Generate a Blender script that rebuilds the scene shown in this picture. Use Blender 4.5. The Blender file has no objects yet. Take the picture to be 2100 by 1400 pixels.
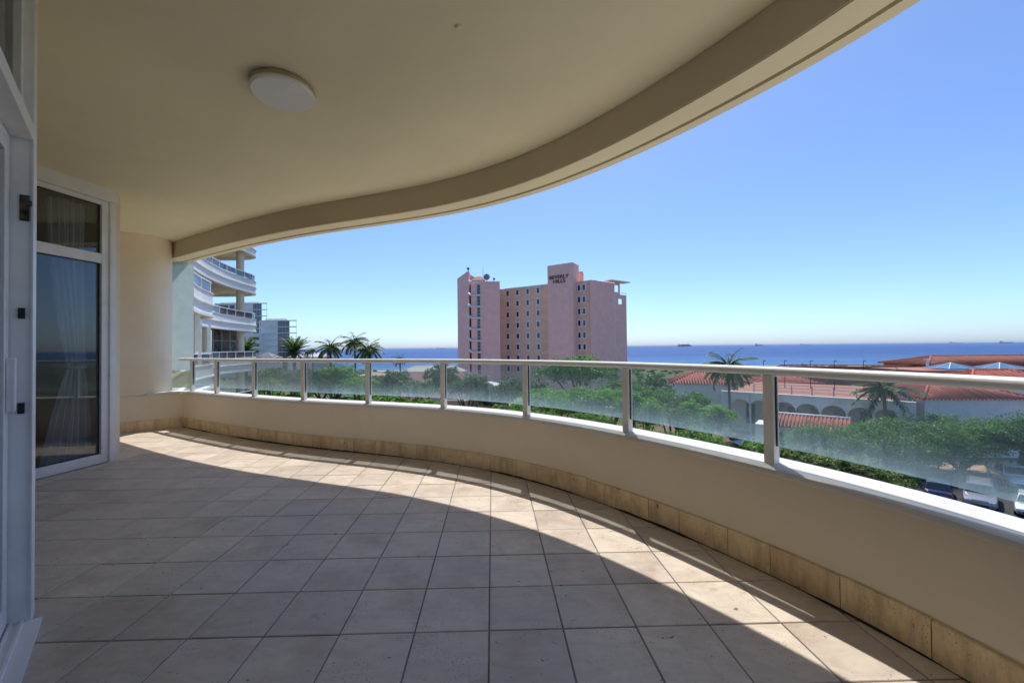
import bpy, bmesh, math, random
import numpy as np
from mathutils import Vector, Matrix

random.seed(7)
SC = bpy.context.scene
COL = SC.collection
R = math.radians

# ------------------------------------------------------------------ camera, sky, sun, exposure
CAM_Z = 1.143
F_PX, CX, CY = 840.0, 1030.0, 700.0          # focal length and principal point for a 2100 x 1400 frame
PITCH, ROLL = R(0.8), 0.0105
cam_d = bpy.data.cameras.new('camera'); cam = bpy.data.objects.new('camera', cam_d); COL.objects.link(cam)
cam_d.sensor_width = 36.0; cam_d.lens = 36.0 * F_PX / 2100.0
cam_d.shift_x = (1050.0 - CX) / 2100.0
cam_d.clip_start = 0.05; cam_d.clip_end = 60000.0
_f = Vector((0, math.cos(PITCH), math.sin(PITCH))); _r0 = Vector((1, 0, 0)); _u0 = _r0.cross(_f)
_r = math.cos(ROLL) * _r0 - math.sin(ROLL) * _u0; _u = math.cos(ROLL) * _u0 + math.sin(ROLL) * _r0
m3 = Matrix((_r, _u, -_f)).transposed()
cam.matrix_world = Matrix.Translation((0, 0, CAM_Z)) @ m3.to_4x4()
SC.camera = cam

SUN_AZ, SUN_EL = R(6.0), R(64.5)             # azimuth clockwise from +Y (straight ahead)
world = bpy.data.worlds.new('World'); SC.world = world; world.use_nodes = True
wn = world.node_tree
sky = wn.nodes.new('ShaderNodeTexSky'); sky.sky_type = 'NISHITA'; sky.sun_disc = False
sky.sun_elevation = SUN_EL; sky.sun_rotation = SUN_AZ; sky.altitude = 0
sky.air_density = 0.7; sky.dust_density = 0.9; sky.ozone_density = 10.0
bg = wn.nodes['Background']; bg.inputs['Strength'].default_value = 0.11
wn.links.new(sky.outputs['Color'], bg.inputs['Color'])

sl = bpy.data.lights.new('sun', 'SUN'); sl.energy = 2.3; sl.angle = R(0.5); sl.color = (1.0, 0.95, 0.87)
sun = bpy.data.objects.new('sun', sl); COL.objects.link(sun)
sd = Vector((math.sin(SUN_AZ) * math.cos(SUN_EL), math.cos(SUN_AZ) * math.cos(SUN_EL), math.sin(SUN_EL)))
sun.rotation_mode = 'QUATERNION'; sun.rotation_quaternion = sd.to_track_quat('Z', 'Y'); sun.location = (0, 30, 60)

vs = SC.view_settings
vs.view_transform = 'Standard'; vs.look = 'None'; vs.gamma = 1.0; vs.use_curve_mapping = False
vs.exposure = 1.0
SC.cycles.use_denoising = True
SC.cycles.max_bounces = 12; SC.cycles.diffuse_bounces = 8; SC.cycles.transparent_max_bounces = 24
SC.cycles.sample_clamp_indirect = 6.0
SC.cycles.caustics_reflective = False; SC.cycles.caustics_refractive = False

def at(px, py, Y):
    """point at forward distance Y seen at photograph pixel (px, py); used to take dimensions off the photograph"""
    d = _r * ((px - CX) / F_PX) - _u * ((py - CY) / F_PX) + _f
    t = Y / d.y
    return Vector((d.x * t, Y, CAM_Z + d.z * t))
def on_z(px, py, z):
    d = _r * ((px - CX) / F_PX) - _u * ((py - CY) / F_PX) + _f
    t = (z - CAM_Z) / d.z
    return Vector((d.x * t, d.y * t, z))
def size(px, Y): return px * Y / F_PX

# ------------------------------------------------------------------ object helpers
def tag(o, label=None, cat=None, group=None, kind=None):
    if label: o['label'] = label
    if cat: o['category'] = cat
    if group: o['group'] = group
    if kind: o['kind'] = kind
    return o
def link(name, me, parent=None, mat=None):
    o = bpy.data.objects.new(name, me); COL.objects.link(o)
    if parent is not None: o.parent = parent
    if mat is not None and me is not None and not me.materials: me.materials.append(mat)
    return o
def thing(name, loc, label, cat, group=None, rz=0.0):
    o = bpy.data.objects.new(name, None); COL.objects.link(o)
    o.location = loc; o.rotation_euler = (0, 0, rz); o.empty_display_size = 0.1
    return tag(o, label, cat, group)
def copy_tree(o, parent=None):
    c = o.copy(); COL.objects.link(c); c.parent = parent
    for ch in [x for x in bpy.data.objects if x.parent == o and x != c]: copy_tree(ch, c)
    return c

class MB:
    """collects geometry; build() links it as one mesh object (vertices in world space, moved into the parent's frame)"""
    def __init__(s): s.v = []; s.f = []
    def add(s, vs_, fs_):
        n = len(s.v); s.v.extend([tuple(p) for p in vs_]); s.f.extend([tuple(i + n for i in f) for f in fs_]); return s
    def box(s, c, d, rz=0.0, M=None):
        cs, sn = math.cos(rz), math.sin(rz); out = []
        for z in (-.5, .5):
            for x, y in ((-.5, -.5), (.5, -.5), (.5, .5), (-.5, .5)):
                X, Y = x * d[0], y * d[1]
                p = Vector((c[0] + X * cs - Y * sn, c[1] + X * sn + Y * cs, c[2] + z * d[2]))
                out.append(M @ p if M else p)
        return s.add(out, [(3, 2, 1, 0), (4, 5, 6, 7), (0, 1, 5, 4), (1, 2, 6, 5), (2, 3, 7, 6), (3, 0, 4, 7)])
    def bar(s, a, b, w, h, up=(0, 0, 1)):
        """box beam from a to b, w across, h along up"""
        a, b = Vector(a), Vector(b); t = (b - a).normalized(); u = Vector(up); sd_ = t.cross(u)
        if sd_.length < 1e-4: sd_ = t.cross(Vector((0, 1, 0)))
        sd_.normalize(); u = sd_.cross(t).normalized(); out = []
        for p in (a, b):
            for i, j in ((-1, -1), (1, -1), (1, 1), (-1, 1)): out.append(p + sd_ * (i * w / 2) + u * (j * h / 2))
        return s.add(out, [(0, 1, 2, 3), (7, 6, 5, 4), (1, 0, 4, 5), (2, 1, 5, 6), (3, 2, 6, 7), (0, 3, 7, 4)])
    def prism(s, poly, z0, z1, ztop=None):
        n = len(poly)
        area = sum(poly[i][0] * poly[(i + 1) % n][1] - poly[(i + 1) % n][0] * poly[i][1] for i in range(n))
        if area < 0: poly = poly[::-1]; ztop = ztop[::-1] if ztop else None
        lo = [(p[0], p[1], z0) for p in poly]; hi = [(p[0], p[1], ztop[i] if ztop else z1) for i, p in enumerate(poly)]
        return s.add(lo + hi, [tuple(range(n))[::-1], tuple(range(n, 2 * n))] + [(i, (i + 1) % n, n + (i + 1) % n, n + i) for i in range(n)])
    def tube(s, path, rad, seg=8, cap=True):
        path = [Vector(p) for p in path]; n = len(path)
        rs = rad if hasattr(rad, '__len__') else [rad] * n
        out = []; ref = None
        for i, p in enumerate(path):
            t = (path[min(i + 1, n - 1)] - path[max(i - 1, 0)]).normalized()
            if ref is None: ref = t.orthogonal().normalized()
            ref = (ref - t * ref.dot(t)).normalized(); b = t.cross(ref)
            for k in range(seg):
                a = 2 * math.pi * k / seg; out.append(p + (ref * math.cos(a) + b * math.sin(a)) * rs[i])
        fs_ = [(i * seg + k, i * seg + (k + 1) % seg, (i + 1) * seg + (k + 1) % seg, (i + 1) * seg + k) for i in range(n - 1) for k in range(seg)]
        if cap: fs_ += [tuple(range(seg))[::-1], tuple(range((n - 1) * seg, n * seg))]
        return s.add(out, fs_)
    def sweep(s, prof, path, nrm, cap=True):
        """closed profile of (d, z) swept along a plan path; d is measured along the plan normal"""
        m = len(prof); out = []
        for p, q in zip(path, nrm):
            for d, z in prof: out.append((p[0] + q[0] * d, p[1] + q[1] * d, z))
        n = len(path)
        fs_ = [(i * m + k, (i + 1) * m + k, (i + 1) * m + (k + 1) % m, i * m + (k + 1) % m) for i in range(n - 1) for k in range(m)]
        if cap: fs_ += [tuple(range(m)), tuple(range((n - 1) * m, n * m))[::-1]]
        return s.add(out, fs_)
    def lathe(s, c, prof, seg=24):
        m = len(prof); out = []
        for k in range(seg):
            a = 2 * math.pi * k / seg
            for r_, z in prof: out.append((c[0] + r_ * math.cos(a), c[1] + r_ * math.sin(a), c[2] + z))
        fs_ = [(k * m + i, ((k + 1) % seg) * m + i, ((k + 1) % seg) * m + i + 1, k * m + i + 1) for k in range(seg) for i in range(m - 1)]
        return s.add(out, fs_)
    def build(s, name, mat, parent=None, smooth=False, bevel=0.0, fix=True):
        inv = Matrix.Identity(4)
        if parent is not None:
            chain = []; p = parent
            while p is not None: chain.append(p); p = p.parent
            M = Matrix.Identity(4)
            for p in reversed(chain): M = M @ (Matrix.Translation(p.location) @ p.rotation_euler.to_matrix().to_4x4())
            inv = M.inverted()
        me = bpy.data.meshes.new(name)
        me.from_pydata([inv @ Vector(p) for p in s.v], [], s.f); me.validate()
        if fix or bevel:
            bm = bmesh.new(); bm.from_mesh(me)
            bmesh.ops.recalc_face_normals(bm, faces=bm.faces)
            if bevel: bmesh.ops.bevel(bm, geom=[e for e in bm.edges if len(e.link_faces) == 2 and e.calc_face_angle(0) > 0.5], offset=bevel, segments=2, affect='EDGES', profile=0.6)
            bm.to_mesh(me); bm.free()
        if smooth:
            me.polygons.foreach_set('use_smooth', [True] * len(me.polygons))
            if smooth == 'auto':
                bm = bmesh.new(); bm.from_mesh(me)
                for e in bm.edges:
                    if len(e.link_faces) == 2 and e.calc_face_angle(0) > R(35): e.smooth = False
                bm.to_mesh(me); bm.free()
        me.materials.append(mat)
        return link(name, me, parent)

# ------------------------------------------------------------------ materials
class NT:
    def __init__(s, name):
        s.m = bpy.data.materials.new(name); s.m.use_nodes = True; s.t = s.m.node_tree; s.t.nodes.clear()
        s.out = s.n('ShaderNodeOutputMaterial')
    def n(s, typ, **kw):
        nd = s.t.nodes.new(typ)
        for k, v in kw.items():
            if k in nd.inputs.keys() if isinstance(k, str) else False: nd.inputs[k].default_value = v
            else: setattr(nd, k, v)
        return nd
    def l(s, a, b): s.t.links.new(a, b)
    def val(s, nd, **kw):
        for k, v in kw.items(): nd.inputs[k.replace('_', ' ')].default_value = v
        return nd
    def noise(s, scale, detail=4, rough=0.55, vec=None, dist=0.0):
        nd = s.n('ShaderNodeTexNoise'); s.val(nd, Scale=scale, Detail=detail, Roughness=rough, Distortion=dist)
        if vec is not None: s.l(vec, nd.inputs['Vector'])
        return nd.outputs['Fac']
    def ramp(s, fac, stops, interp='LINEAR'):
        nd = s.n('ShaderNodeValToRGB'); nd.color_ramp.interpolation = interp; e = nd.color_ramp.elements
        while len(e) < len(stops): e.new(0.5)
        for el, (p, c) in zip(e, stops):
            el.position = p; el.color = (c, c, c, 1) if not hasattr(c, '__len__') else (*c, 1)
        s.l(fac, nd.inputs['Fac']); return nd.outputs['Color']
    def mix(s, fac, a, b, mode='MIX'):
        nd = s.n('ShaderNodeMix', data_type='RGBA', blend_type=mode)
        for sock, v in ((nd.inputs['Factor'], fac), (nd.inputs['A'], a), (nd.inputs['B'], b)):
            sock = sock if not isinstance(sock, list) else sock
            if hasattr(v, 'is_output'): s.l(v, sock)
            elif hasattr(v, '__len__'): sock.default_value = (*v, 1)
            else: sock.default_value = v
        return nd.outputs['Result']
    def math(s, op, a, b=0.0, c=None):
        nd = s.n('ShaderNodeMath', operation=op)
        for i, v in enumerate((a, b) if c is None else (a, b, c)):
            if hasattr(v, 'is_output'): s.l(v, nd.inputs[i])
            else: nd.inputs[i].default_value = v
        return nd.outputs[0]
    def pos(s): return s.n('ShaderNodeNewGeometry').outputs['Position']
    def mapped(s, vec, scale=(1, 1, 1), rot=(0, 0, 0)):
        nd = s.n('ShaderNodeMapping'); nd.inputs['Scale'].default_value = scale; nd.inputs['Rotation'].default_value = rot
        s.l(vec, nd.inputs['Vector']); return nd.outputs['Vector']
    def bump(s, h, strength=0.3, dist=0.01):
        nd = s.n('ShaderNodeBump'); s.val(nd, Strength=strength, Distance=dist); s.l(h, nd.inputs['Height']); return nd.outputs['Normal']
    def bsdf(s, col, rough=0.6, normal=None, metal=0.0, spec=0.5, **kw):
        nd = s.n('ShaderNodeBsdfPrincipled')
        for k, v in (('Base Color', col), ('Roughness', rough), ('Metallic', metal), ('Specular IOR Level', spec), *kw.items()):
            if hasattr(v, 'is_output'): s.l(v, nd.inputs[k])
            elif hasattr(v, '__len__'): nd.inputs[k].default_value = (*v, 1)
            else: nd.inputs[k].default_value = v
        if normal is not None: s.l(normal, nd.inputs['Normal'])
        return nd.outputs[0]
    def done(s, sh): s.l(sh, s.out.inputs['Surface']); return s.m

def mat_plain(name, col, rough=0.5, var=0.08, scale=3.0, metal=0.0, spec=0.4, bump=0.0, bscale=60.0):
    t = NT(name); p = t.pos()
    n1 = t.noise(scale, 5, 0.6, p)
    dark = tuple(c * (1 - var * 2) for c in col); light = tuple(min(1, c * (1 + var)) for c in col)
    c = t.ramp(n1, [(0.3, dark), (0.7, light)])
    rr_ = t.ramp(t.noise(scale * 2.3, 3, 0.5, p), [(0.3, max(0, rough - 0.08)), (0.7, min(1, rough + 0.08))])
    nm = t.bump(t.noise(bscale, 3, 0.6, p), bump, 0.01) if bump else None
    return t.done(t.bsdf(c, rr_, nm, metal, spec))

def mat_stucco(name, col, streak=0.25, rough=0.85):
    """painted plaster: soft blotches, faint vertical run marks, trowel relief"""
    t = NT(name); p = t.pos()
    big = t.noise(0.7, 4, 0.55, p); fine = t.noise(9, 5, 0.6, p)
    st = t.noise(1.0, 5, 0.65, t.mapped(p, (7, 7, 0.35)))
    a = tuple(c * 0.90 for c in col); b = tuple(min(1, c * 1.04) for c in col)
    c = t.ramp(big, [(0.3, a), (0.7, b)])
    c = t.mix(t.math('MULTIPLY', t.ramp(st, [(0.52, 0.0), (0.75, 1.0)]), streak), c, tuple(x * 0.72 for x in col))
    c = t.mix(t.math('MULTIPLY', t.ramp(fine, [(0.55, 0.0), (0.8, 1.0)]), 0.18), c, tuple(x * 0.8 for x in col))
    nm = t.bump(t.math('ADD', t.math('MULTIPLY', t.noise(14, 4, 0.6, p), 1.0), t.math('MULTIPLY', t.noise(160, 2, 0.5, p), 0.25)), 0.12, 0.01)
    return t.done(t.bsdf(c, rough, nm, 0, 0.3))

def mat_stone(name, base, dirt, blotf=0.55, streak=0.0):
    """travertine: tone differs piece by piece, banded veins, small pits, brown staining"""
    t = NT(name)
    g = t.n('ShaderNodeNewGeometry'); oi = t.n('ShaderNodeObjectInfo')
    rnd = t.math('FRACT', t.math('ADD', oi.outputs['Random'], t.math('MULTIPLY', g.outputs['Random Per Island'], 1.0)))
    off = t.n('ShaderNodeCombineXYZ'); t.l(t.math('MULTIPLY', rnd, 91.0), off.inputs[0]); t.l(t.math('MULTIPLY', rnd, 53.0), off.inputs[1]); t.l(t.math('MULTIPLY', rnd, 17.0), off.inputs[2])
    add = t.n('ShaderNodeVectorMath', operation='ADD'); t.l(g.outputs['Position'], add.inputs[0]); t.l(off.outputs[0], add.inputs[1])
    v = add.outputs[0]
    vein = t.noise(5.0, 6, 0.62, t.mapped(v, (1, 2.4, 1.5)), 1.1)
    c = t.ramp(vein, [(0.25, tuple(x * 0.82 for x in base)), (0.5, base), (0.72, tuple(min(1, x * 1.13) for x in base))])
    tone = t.ramp(rnd, [(0.0, (0.88, 0.86, 0.85)), (0.35, (0.97, 0.96, 0.95)), (0.7, (1.03, 1.01, 0.98)), (1.0, (0.93, 0.90, 0.87))])
    c = t.mix(1.0, c, tone, 'MULTIPLY')
    blot = t.ramp(t.noise(2.6, 5, 0.65, v), [(0.5, 0.0), (0.74, 1.0)])
    c = t.mix(t.math('MULTIPLY', blot, blotf), c, dirt)
    if streak:   # rust runs
        rs_ = t.ramp(t.noise(1.0, 5, 0.7, t.mapped(v, (9, 9, 1.2))), [(0.50, 0.0), (0.72, 1.0)])
        c = t.mix(t.math('MULTIPLY', rs_, streak), c, tuple(x * 0.55 for x in dirt))
    brn = t.ramp(t.noise(11.0, 5, 0.7, v), [(0.60, 0.0), (0.75, 1.0)])
    c = t.mix(t.math('MULTIPLY', brn, 0.45), c, tuple(x * 0.8 for x in dirt))
    wd = t.ramp(t.noise(0.9, 5, 0.6, g.outputs['Position']), [(0.45, 0.0), (0.72, 1.0)])
    c = t.mix(t.math('MULTIPLY', wd, 0.42), c, tuple(x * 0.62 for x in base))
    # pits, gathered in patches
    pv = t.n('ShaderNodeTexVoronoi', feature='F1'); t.val(pv, Scale=70.0, Randomness=1.0); t.l(t.mapped(v, (1, 1.9, 1)), pv.inputs['Vector'])
    pit = t.math('MULTIPLY', t.ramp(pv.outputs['Distance'], [(0.08, 1.0), (0.27, 0.0)]), t.ramp(t.noise(4.0, 5, 0.65, v), [(0.52, 0.0), (0.60, 1.0)]))
    pit2 = t.ramp(t.noise(26, 3, 0.6, t.mapped(v, (1, 1.6, 1))), [(0.69, 0.0), (0.73, 1.0)])
    pit = t.math('MAXIMUM', pit, pit2)
    c = t.mix(t.math('MULTIPLY', pit, 0.8), c, tuple(x * 0.2 for x in dirt))
    h = t.math('SUBTRACT', t.math('MULTIPLY', vein, 0.25), pit)
    return t.done(t.bsdf(c, t.ramp(vein, [(0.3, 0.42), (0.7, 0.6)]), t.bump(h, 0.45, 0.004), 0, 0.4))

def mat_glass_rail():
    """clear balustrade glass, faint green tint, salt film that thickens in streaks towards its lower edge"""
    t = NT('balustrade_glass'); g = t.n('ShaderNodeNewGeometry')
    sep = t.n('ShaderNodeSeparateXYZ'); t.l(g.outputs['Position'], sep.inputs[0])
    p = g.outputs['Position']
    st = t.noise(1.0, 5, 0.7, t.mapped(p, (22, 22, 1.6)))
    bl = t.noise(4.0, 5, 0.6, p)
    low = t.n('ShaderNodeMapRange'); t.l(sep.outputs[2], low.inputs['Value'])
    low.inputs['From Min'].default_value = 0.62; low.inputs['From Max'].default_value = 0.80; low.inputs['To Min'].default_value = 1.0; low.inputs['To Max'].default_value = 0.0
    lowf = t.math('POWER', low.outputs[0], 2.0)
    film = t.math('ADD', t.math('MULTIPLY', lowf, t.ramp(t.math('ADD', st, t.math('MULTIPLY', bl, 0.5)), [(0.5, 0.16), (1.0, 0.42)])),
                  t.math('ADD', 0.055, t.math('MULTIPLY', t.ramp(st, [(0.55, 0.0), (0.8, 1.0)]), 0.07)))
    tr = t.n('ShaderNodeBsdfTransparent'); tr.inputs[0].default_value = (0.945, 0.98, 0.975, 1)
    df = t.n('ShaderNodeBsdfDiffuse'); df.inputs[0].default_value = (0.74, 0.86, 0.86, 1)
    tl = t.n('ShaderNodeBsdfTranslucent'); tl.inputs[0].default_value = (0.74, 0.96, 0.97, 1)
    fm = t.n('ShaderNodeMixShader'); fm.inputs[0].default_value = 0.72; t.l(df.outputs[0], fm.inputs[1]); t.l(tl.outputs[0], fm.inputs[2])
    m1 = t.n('ShaderNodeMixShader'); t.l(film, m1.inputs[0]); t.l(tr.outputs[0], m1.inputs[1]); t.l(fm.outputs[0], m1.inputs[2])
    fr = t.n('ShaderNodeFresnel'); fr.inputs['IOR'].default_value = 1.45
    gl = t.n('ShaderNodeBsdfGlossy'); gl.inputs['Roughness'].default_value = 0.02
    m2 = t.n('ShaderNodeMixShader'); t.l(t.math('MINIMUM', fr.outputs[0], 0.5), m2.inputs[0]); t.l(m1.outputs[0], m2.inputs[1]); t.l(gl.outputs[0], m2.inputs[2])
    return t.done(m2.outputs[0])

def mat_glass(name, tint, film=0.05, filmcol=(0.6, 0.65, 0.68), refl=1.0, ior=1.5, rough=0.01):
    t = NT(name)
    tr = t.n('ShaderNodeBsdfTransparent'); tr.inputs[0].default_value = (*tint, 1)
    df = t.n('ShaderNodeBsdfDiffuse'); df.inputs[0].default_value = (*filmcol, 1)
    tl = t.n('ShaderNodeBsdfTranslucent'); tl.inputs[0].default_value = (*filmcol, 1)
    fm = t.n('ShaderNodeMixShader'); fm.inputs[0].default_value = 0.6; t.l(df.outputs[0], fm.inputs[1]); t.l(tl.outputs[0], fm.inputs[2])
    m1 = t.n('ShaderNodeMixShader')
    t.l(t.math('MULTIPLY', t.ramp(t.noise(3.0, 4, 0.6, t.pos()), [(0.3, 0.7), (0.7, 1.0)]), film), m1.inputs[0])
    t.l(tr.outputs[0], m1.inputs[1]); t.l(fm.outputs[0], m1.inputs[2])
    fr = t.n('ShaderNodeFresnel'); fr.inputs['IOR'].default_value = ior
    gl = t.n('ShaderNodeBsdfGlossy'); gl.inputs['Roughness'].default_value = rough
    m2 = t.n('ShaderNodeMixShader'); t.l(t.math('MULTIPLY', fr.outputs[0], refl), m2.inputs[0]); t.l(m1.outputs[0], m2.inputs[1]); t.l(gl.outputs[0], m2.inputs[2])
    return t.done(m2.outputs[0])

def mat_leaf(name, a, b, c3, trans=0.35):
    t = NT(name); g = t.n('ShaderNodeNewGeometry')
    col = t.ramp(g.outputs['Random Per Island'], [(0.0, a), (0.5, b), (0.9, c3), (1.0, tuple(min(1, x * 1.5) for x in c3))])
    col = t.mix(t.math('MULTIPLY', t.ramp(t.noise(0.5, 3, 0.5, g.outputs['Position']), [(0.35, 0.0), (0.7, 1.0)]), 0.35), col, a)
    pr = t.bsdf(col, 0.45, None, 0, 0.35)
    tl = t.n('ShaderNodeBsdfTranslucent'); t.l(t.mix(1.0, col, (1.25, 1.3, 0.7), 'MULTIPLY'), tl.inputs[0])
    m1 = t.n('ShaderNodeMixShader'); m1.inputs[0].default_value = trans; t.l(pr, m1.inputs[1]); t.l(tl.outputs[0], m1.inputs[2])
    return t.done(m1.outputs[0])

def mat_sea():
    t = NT('sea_water'); p = t.pos()
    band = t.noise(1.0, 4, 0.55, t.mapped(p, (0.0009, 0.006, 1)))
    c = t.ramp(band, [(0.30, (0.006, 0.045, 0.18)), (0.55, (0.009, 0.062, 0.23)), (0.75, (0.025, 0.11, 0.30))])
    # surf lines and shallows towards the beach
    sep = t.n('ShaderNodeSeparateXYZ'); t.l(p, sep.inputs[0])
    near = t.n('ShaderNodeMapRange'); t.l(sep.outputs[1], near.inputs['Value'])
    near.inputs['From Min'].default_value = 330; near.inputs['From Max'].default_value = 900; near.inputs['To Min'].default_value = 1.0; near.inputs['To Max'].default_value = 0.0
    foam = t.math('MULTIPLY', t.ramp(t.noise(1.0, 5, 0.7, t.mapped(p, (0.008, 0.045, 1))), [(0.58, 0.0), (0.70, 1.0)]), t.math('POWER', near.outputs[0], 2.0))
    c = t.mix(t.math('MULTIPLY', near.outputs[0], 0.6), c, (0.06, 0.20, 0.36))
    c = t.mix(foam, c, (0.75, 0.8, 0.82))
    w = t.math('ADD', t.noise(0.05, 6, 0.7, t.mapped(p, (1, 2.5, 1))), t.math('MULTIPLY', t.noise(0.4, 4, 0.6, p), 0.3))
    return t.done(t.bsdf(c, 0.38, t.bump(w, 0.9, 3.0), 0, 0.14))

def mat_rooftile(name, a, b):
    t = NT(name); p = t.pos(); g = t.n('ShaderNodeNewGeometry')
    c = t.ramp(t.noise(1.8, 5, 0.7, p), [(0.3, a), (0.7, b)])
    c = t.mix(t.math('MULTIPLY', t.ramp(t.noise(9, 3, 0.6, p), [(0.55, 0), (0.7, 1)]), 0.35), c, tuple(x * 0.5 for x in a))
    tone = t.ramp(g.outputs['Random Per Island'], [(0.0, 0.75), (0.5, 1.0), (1.0, 1.15)])
    return t.done(t.bsdf(t.mix(1.0, c, tone, 'MULTIPLY'), 0.75, None, 0, 0.3))

def mat_ground():
    t = NT('ground_soil'); p = t.pos()
    n1 = t.noise(0.05, 5, 0.6, p); n2 = t.noise(1.2, 5, 0.65, p)
    c = t.ramp(n1, [(0.35, (0.07, 0.09, 0.035)), (0.5, (0.11, 0.12, 0.05)), (0.65, (0.22, 0.17, 0.11))])
    c = t.mix(t.math('MULTIPLY', n2, 0.4), c, (0.05, 0.06, 0.03))
    sep = t.n('ShaderNodeSeparateXYZ'); t.l(p, sep.inputs[0])
    bm_ = t.n('ShaderNodeMapRange'); t.l(sep.outputs[2], bm_.inputs['Value'])
    bm_.inputs['From Min'].default_value = -19.5; bm_.inputs['From Max'].default_value = -18.0; bm_.inputs['To Min'].default_value = 1.0; bm_.inputs['To Max'].default_value = 0.0
    c = t.mix(bm_.outputs[0], c, (0.52, 0.42, 0.29))
    return t.done(t.bsdf(c, 0.9, t.bump(n2, 0.4, 0.05), 0, 0.2))

def mat_fabric(name, col):
    t = NT(name); p = t.pos()
    c = t.ramp(t.noise(2.5, 3, 0.5, t.mapped(p, (6, 6, 0.4))), [(0.3, tuple(x * 0.8 for x in col)), (0.7, col)])
    pr = t.bsdf(c, 0.9, t.bump(t.noise(300, 2, 0.5, p), 0.2, 0.002), 0, 0.2)
    tl = t.n('ShaderNodeBsdfTranslucent'); t.l(c, tl.inputs[0])
    m = t.n('ShaderNodeMixShader'); m.inputs[0].default_value = 0.15; t.l(pr, m.inputs[1]); t.l(tl.outputs[0], m.inputs[2])
    return t.done(m.outputs[0])

M = {}
M['wall'] = mat_stucco('cream_plaster', (0.85, 0.745, 0.58), 0.10)
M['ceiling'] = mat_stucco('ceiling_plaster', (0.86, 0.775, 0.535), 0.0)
M['beam'] = mat_stucco('shaded_beam_plaster', (0.62, 0.54, 0.40), 0.05)  # ceiling plaster darkened, putting the inner face's shade into the colour
M['ledge'] = mat_plain('ledge_paint', (0.66, 0.64, 0.585), 0.55, 0.05, 2.0, bump=0.05)
M['tile'] = mat_stone('travertine_tile', (0.62, 0.545, 0.46), (0.33, 0.225, 0.16), 0.62)
M['skirt'] = mat_stone('travertine_skirting', (0.86, 0.68, 0.42), (0.50, 0.28, 0.10), 0.75, 0.6)
M['grout'] = mat_plain('grout', (0.22, 0.23, 0.27), 0.9, 0.2, 6.0, bump=0.2)
M['rail'] = mat_plain('white_rail_paint', (0.88, 0.87, 0.83), 0.32, 0.03, 4.0, spec=0.5)
M['post'] = mat_plain('cream_post_paint', (0.87, 0.83, 0.74), 0.4, 0.05, 6.0)
M['gasket'] = mat_plain('black_gasket', (0.015, 0.015, 0.018), 0.6, 0.1)
M['glass_rail'] = mat_glass_rail()
M['glass_win'] = mat_glass('window_glass', (0.84, 0.87, 0.88), 0.03, refl=1.1)
M['frost'] = mat_glass('frosted_glass', (0.70, 0.82, 0.82), 0.86, (0.84, 0.92, 0.93), 0.5, rough=0.35)
M['frost_low'] = mat_glass('dusty_clear_glass', (0.70, 0.74, 0.60), 0.5, (0.60, 0.60, 0.47), 0.6, rough=0.2)
M['frame'] = mat_plain('white_frame_paint', (0.80, 0.80, 0.80), 0.4, 0.05, 5.0)
M['dark_metal'] = mat_plain('tarnished_brass', (0.10, 0.08, 0.05), 0.45, 0.5, 40.0, metal=0.6)
M['lamp_glass'] = mat_plain('opal_diffuser', (0.80, 0.80, 0.80), 0.35, 0.03, 8.0)
M['lamp_rim'] = mat_plain('lamp_rim', (0.50, 0.44, 0.30), 0.35, 0.08, 8.0, metal=0.3)
M['curtain'] = mat_fabric('curtain_cloth', (0.88, 0.88, 0.90))
M['room'] = mat_plain('room_paint', (0.62, 0.60, 0.56), 0.8, 0.06)
M['room_floor'] = mat_plain('room_floor', (0.16, 0.14, 0.12), 0.4, 0.15)

# ------------------------------------------------------------------ the balcony's curved plan
CTRL = [(-6.6, 7.15), (-5.55, 6.62), (-4.737, 6.129), (-3.97, 5.67), (-3.313, 5.303), (-2.641, 4.966), (-2.109, 4.736), (-1.66, 4.562),
        (-1.172, 4.373), (-0.737, 4.182), (-0.347, 3.969), (0.0, 3.729), (0.303, 3.468), (0.563, 3.196), (0.783, 2.924), (0.969, 2.662),
        (1.126, 2.414), (1.26, 2.182), (1.374, 1.962), (1.465, 1.746), (1.53, 1.56), (1.575, 1.39), (1.63, 1.05), (1.66, 0.65), (1.65, 0.2), (1.6, -0.3),
        (1.48, -0.9), (1.28, -1.6), (1.0, -2.3), (0.7, -2.9)]
def catmull(pts, step=0.04):
    P = [np.array(p, float) for p in pts]; P = [2 * P[0] - P[1]] + P + [2 * P[-1] - P[-2]]; out = []
    for i in range(1, len(P) - 2):
        n = max(2, int(np.linalg.norm(P[i + 1] - P[i]) / step))
        for k in range(n):
            t = k / n
            out.append(0.5 * (2 * P[i] + (P[i + 1] - P[i - 1]) * t + (2 * P[i - 1] - 5 * P[i] + 4 * P[i + 1] - P[i + 2]) * t * t + (3 * P[i] - P[i - 1] - 3 * P[i + 1] + P[i + 2]) * t ** 3))
    out.append(P[-2]); return np.array(out)
def normals(C):
    T = np.gradient(C, axis=0); T /= np.linalg.norm(T, axis=1)[:, None]
    return np.c_[-T[:, 1], T[:, 0]], T               # travelling left to right the outside lies on the left hand
CUR = catmull(CTRL)
for _ in range(6): CUR[1:-1] = (CUR[:-2] + 2 * CUR[1:-1] + CUR[2:]) / 4
NRM, TAN = normals(CUR)
ARC = np.r_[0, np.cumsum(np.linalg.norm(np.diff(CUR, axis=0), axis=1))]
def near_i(p): return int(((CUR - np.array(p[:2])) ** 2).sum(1).argmin())
I_CORNER = near_i((-4.80, 6.17))                      # where the end wall meets the parapet
def rng(i0, i1, step=1):
    idx = list(range(i0, i1, step)) + [i1]
    return CUR[idx], NRM[idx]
N_ALL = len(CUR) - 1
BACK = [(0.7, -2.9), (-3.5, -4.5), (-9.0, -2.0), (-9.0, 6.9), (-6.6, 7.15)]
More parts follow.
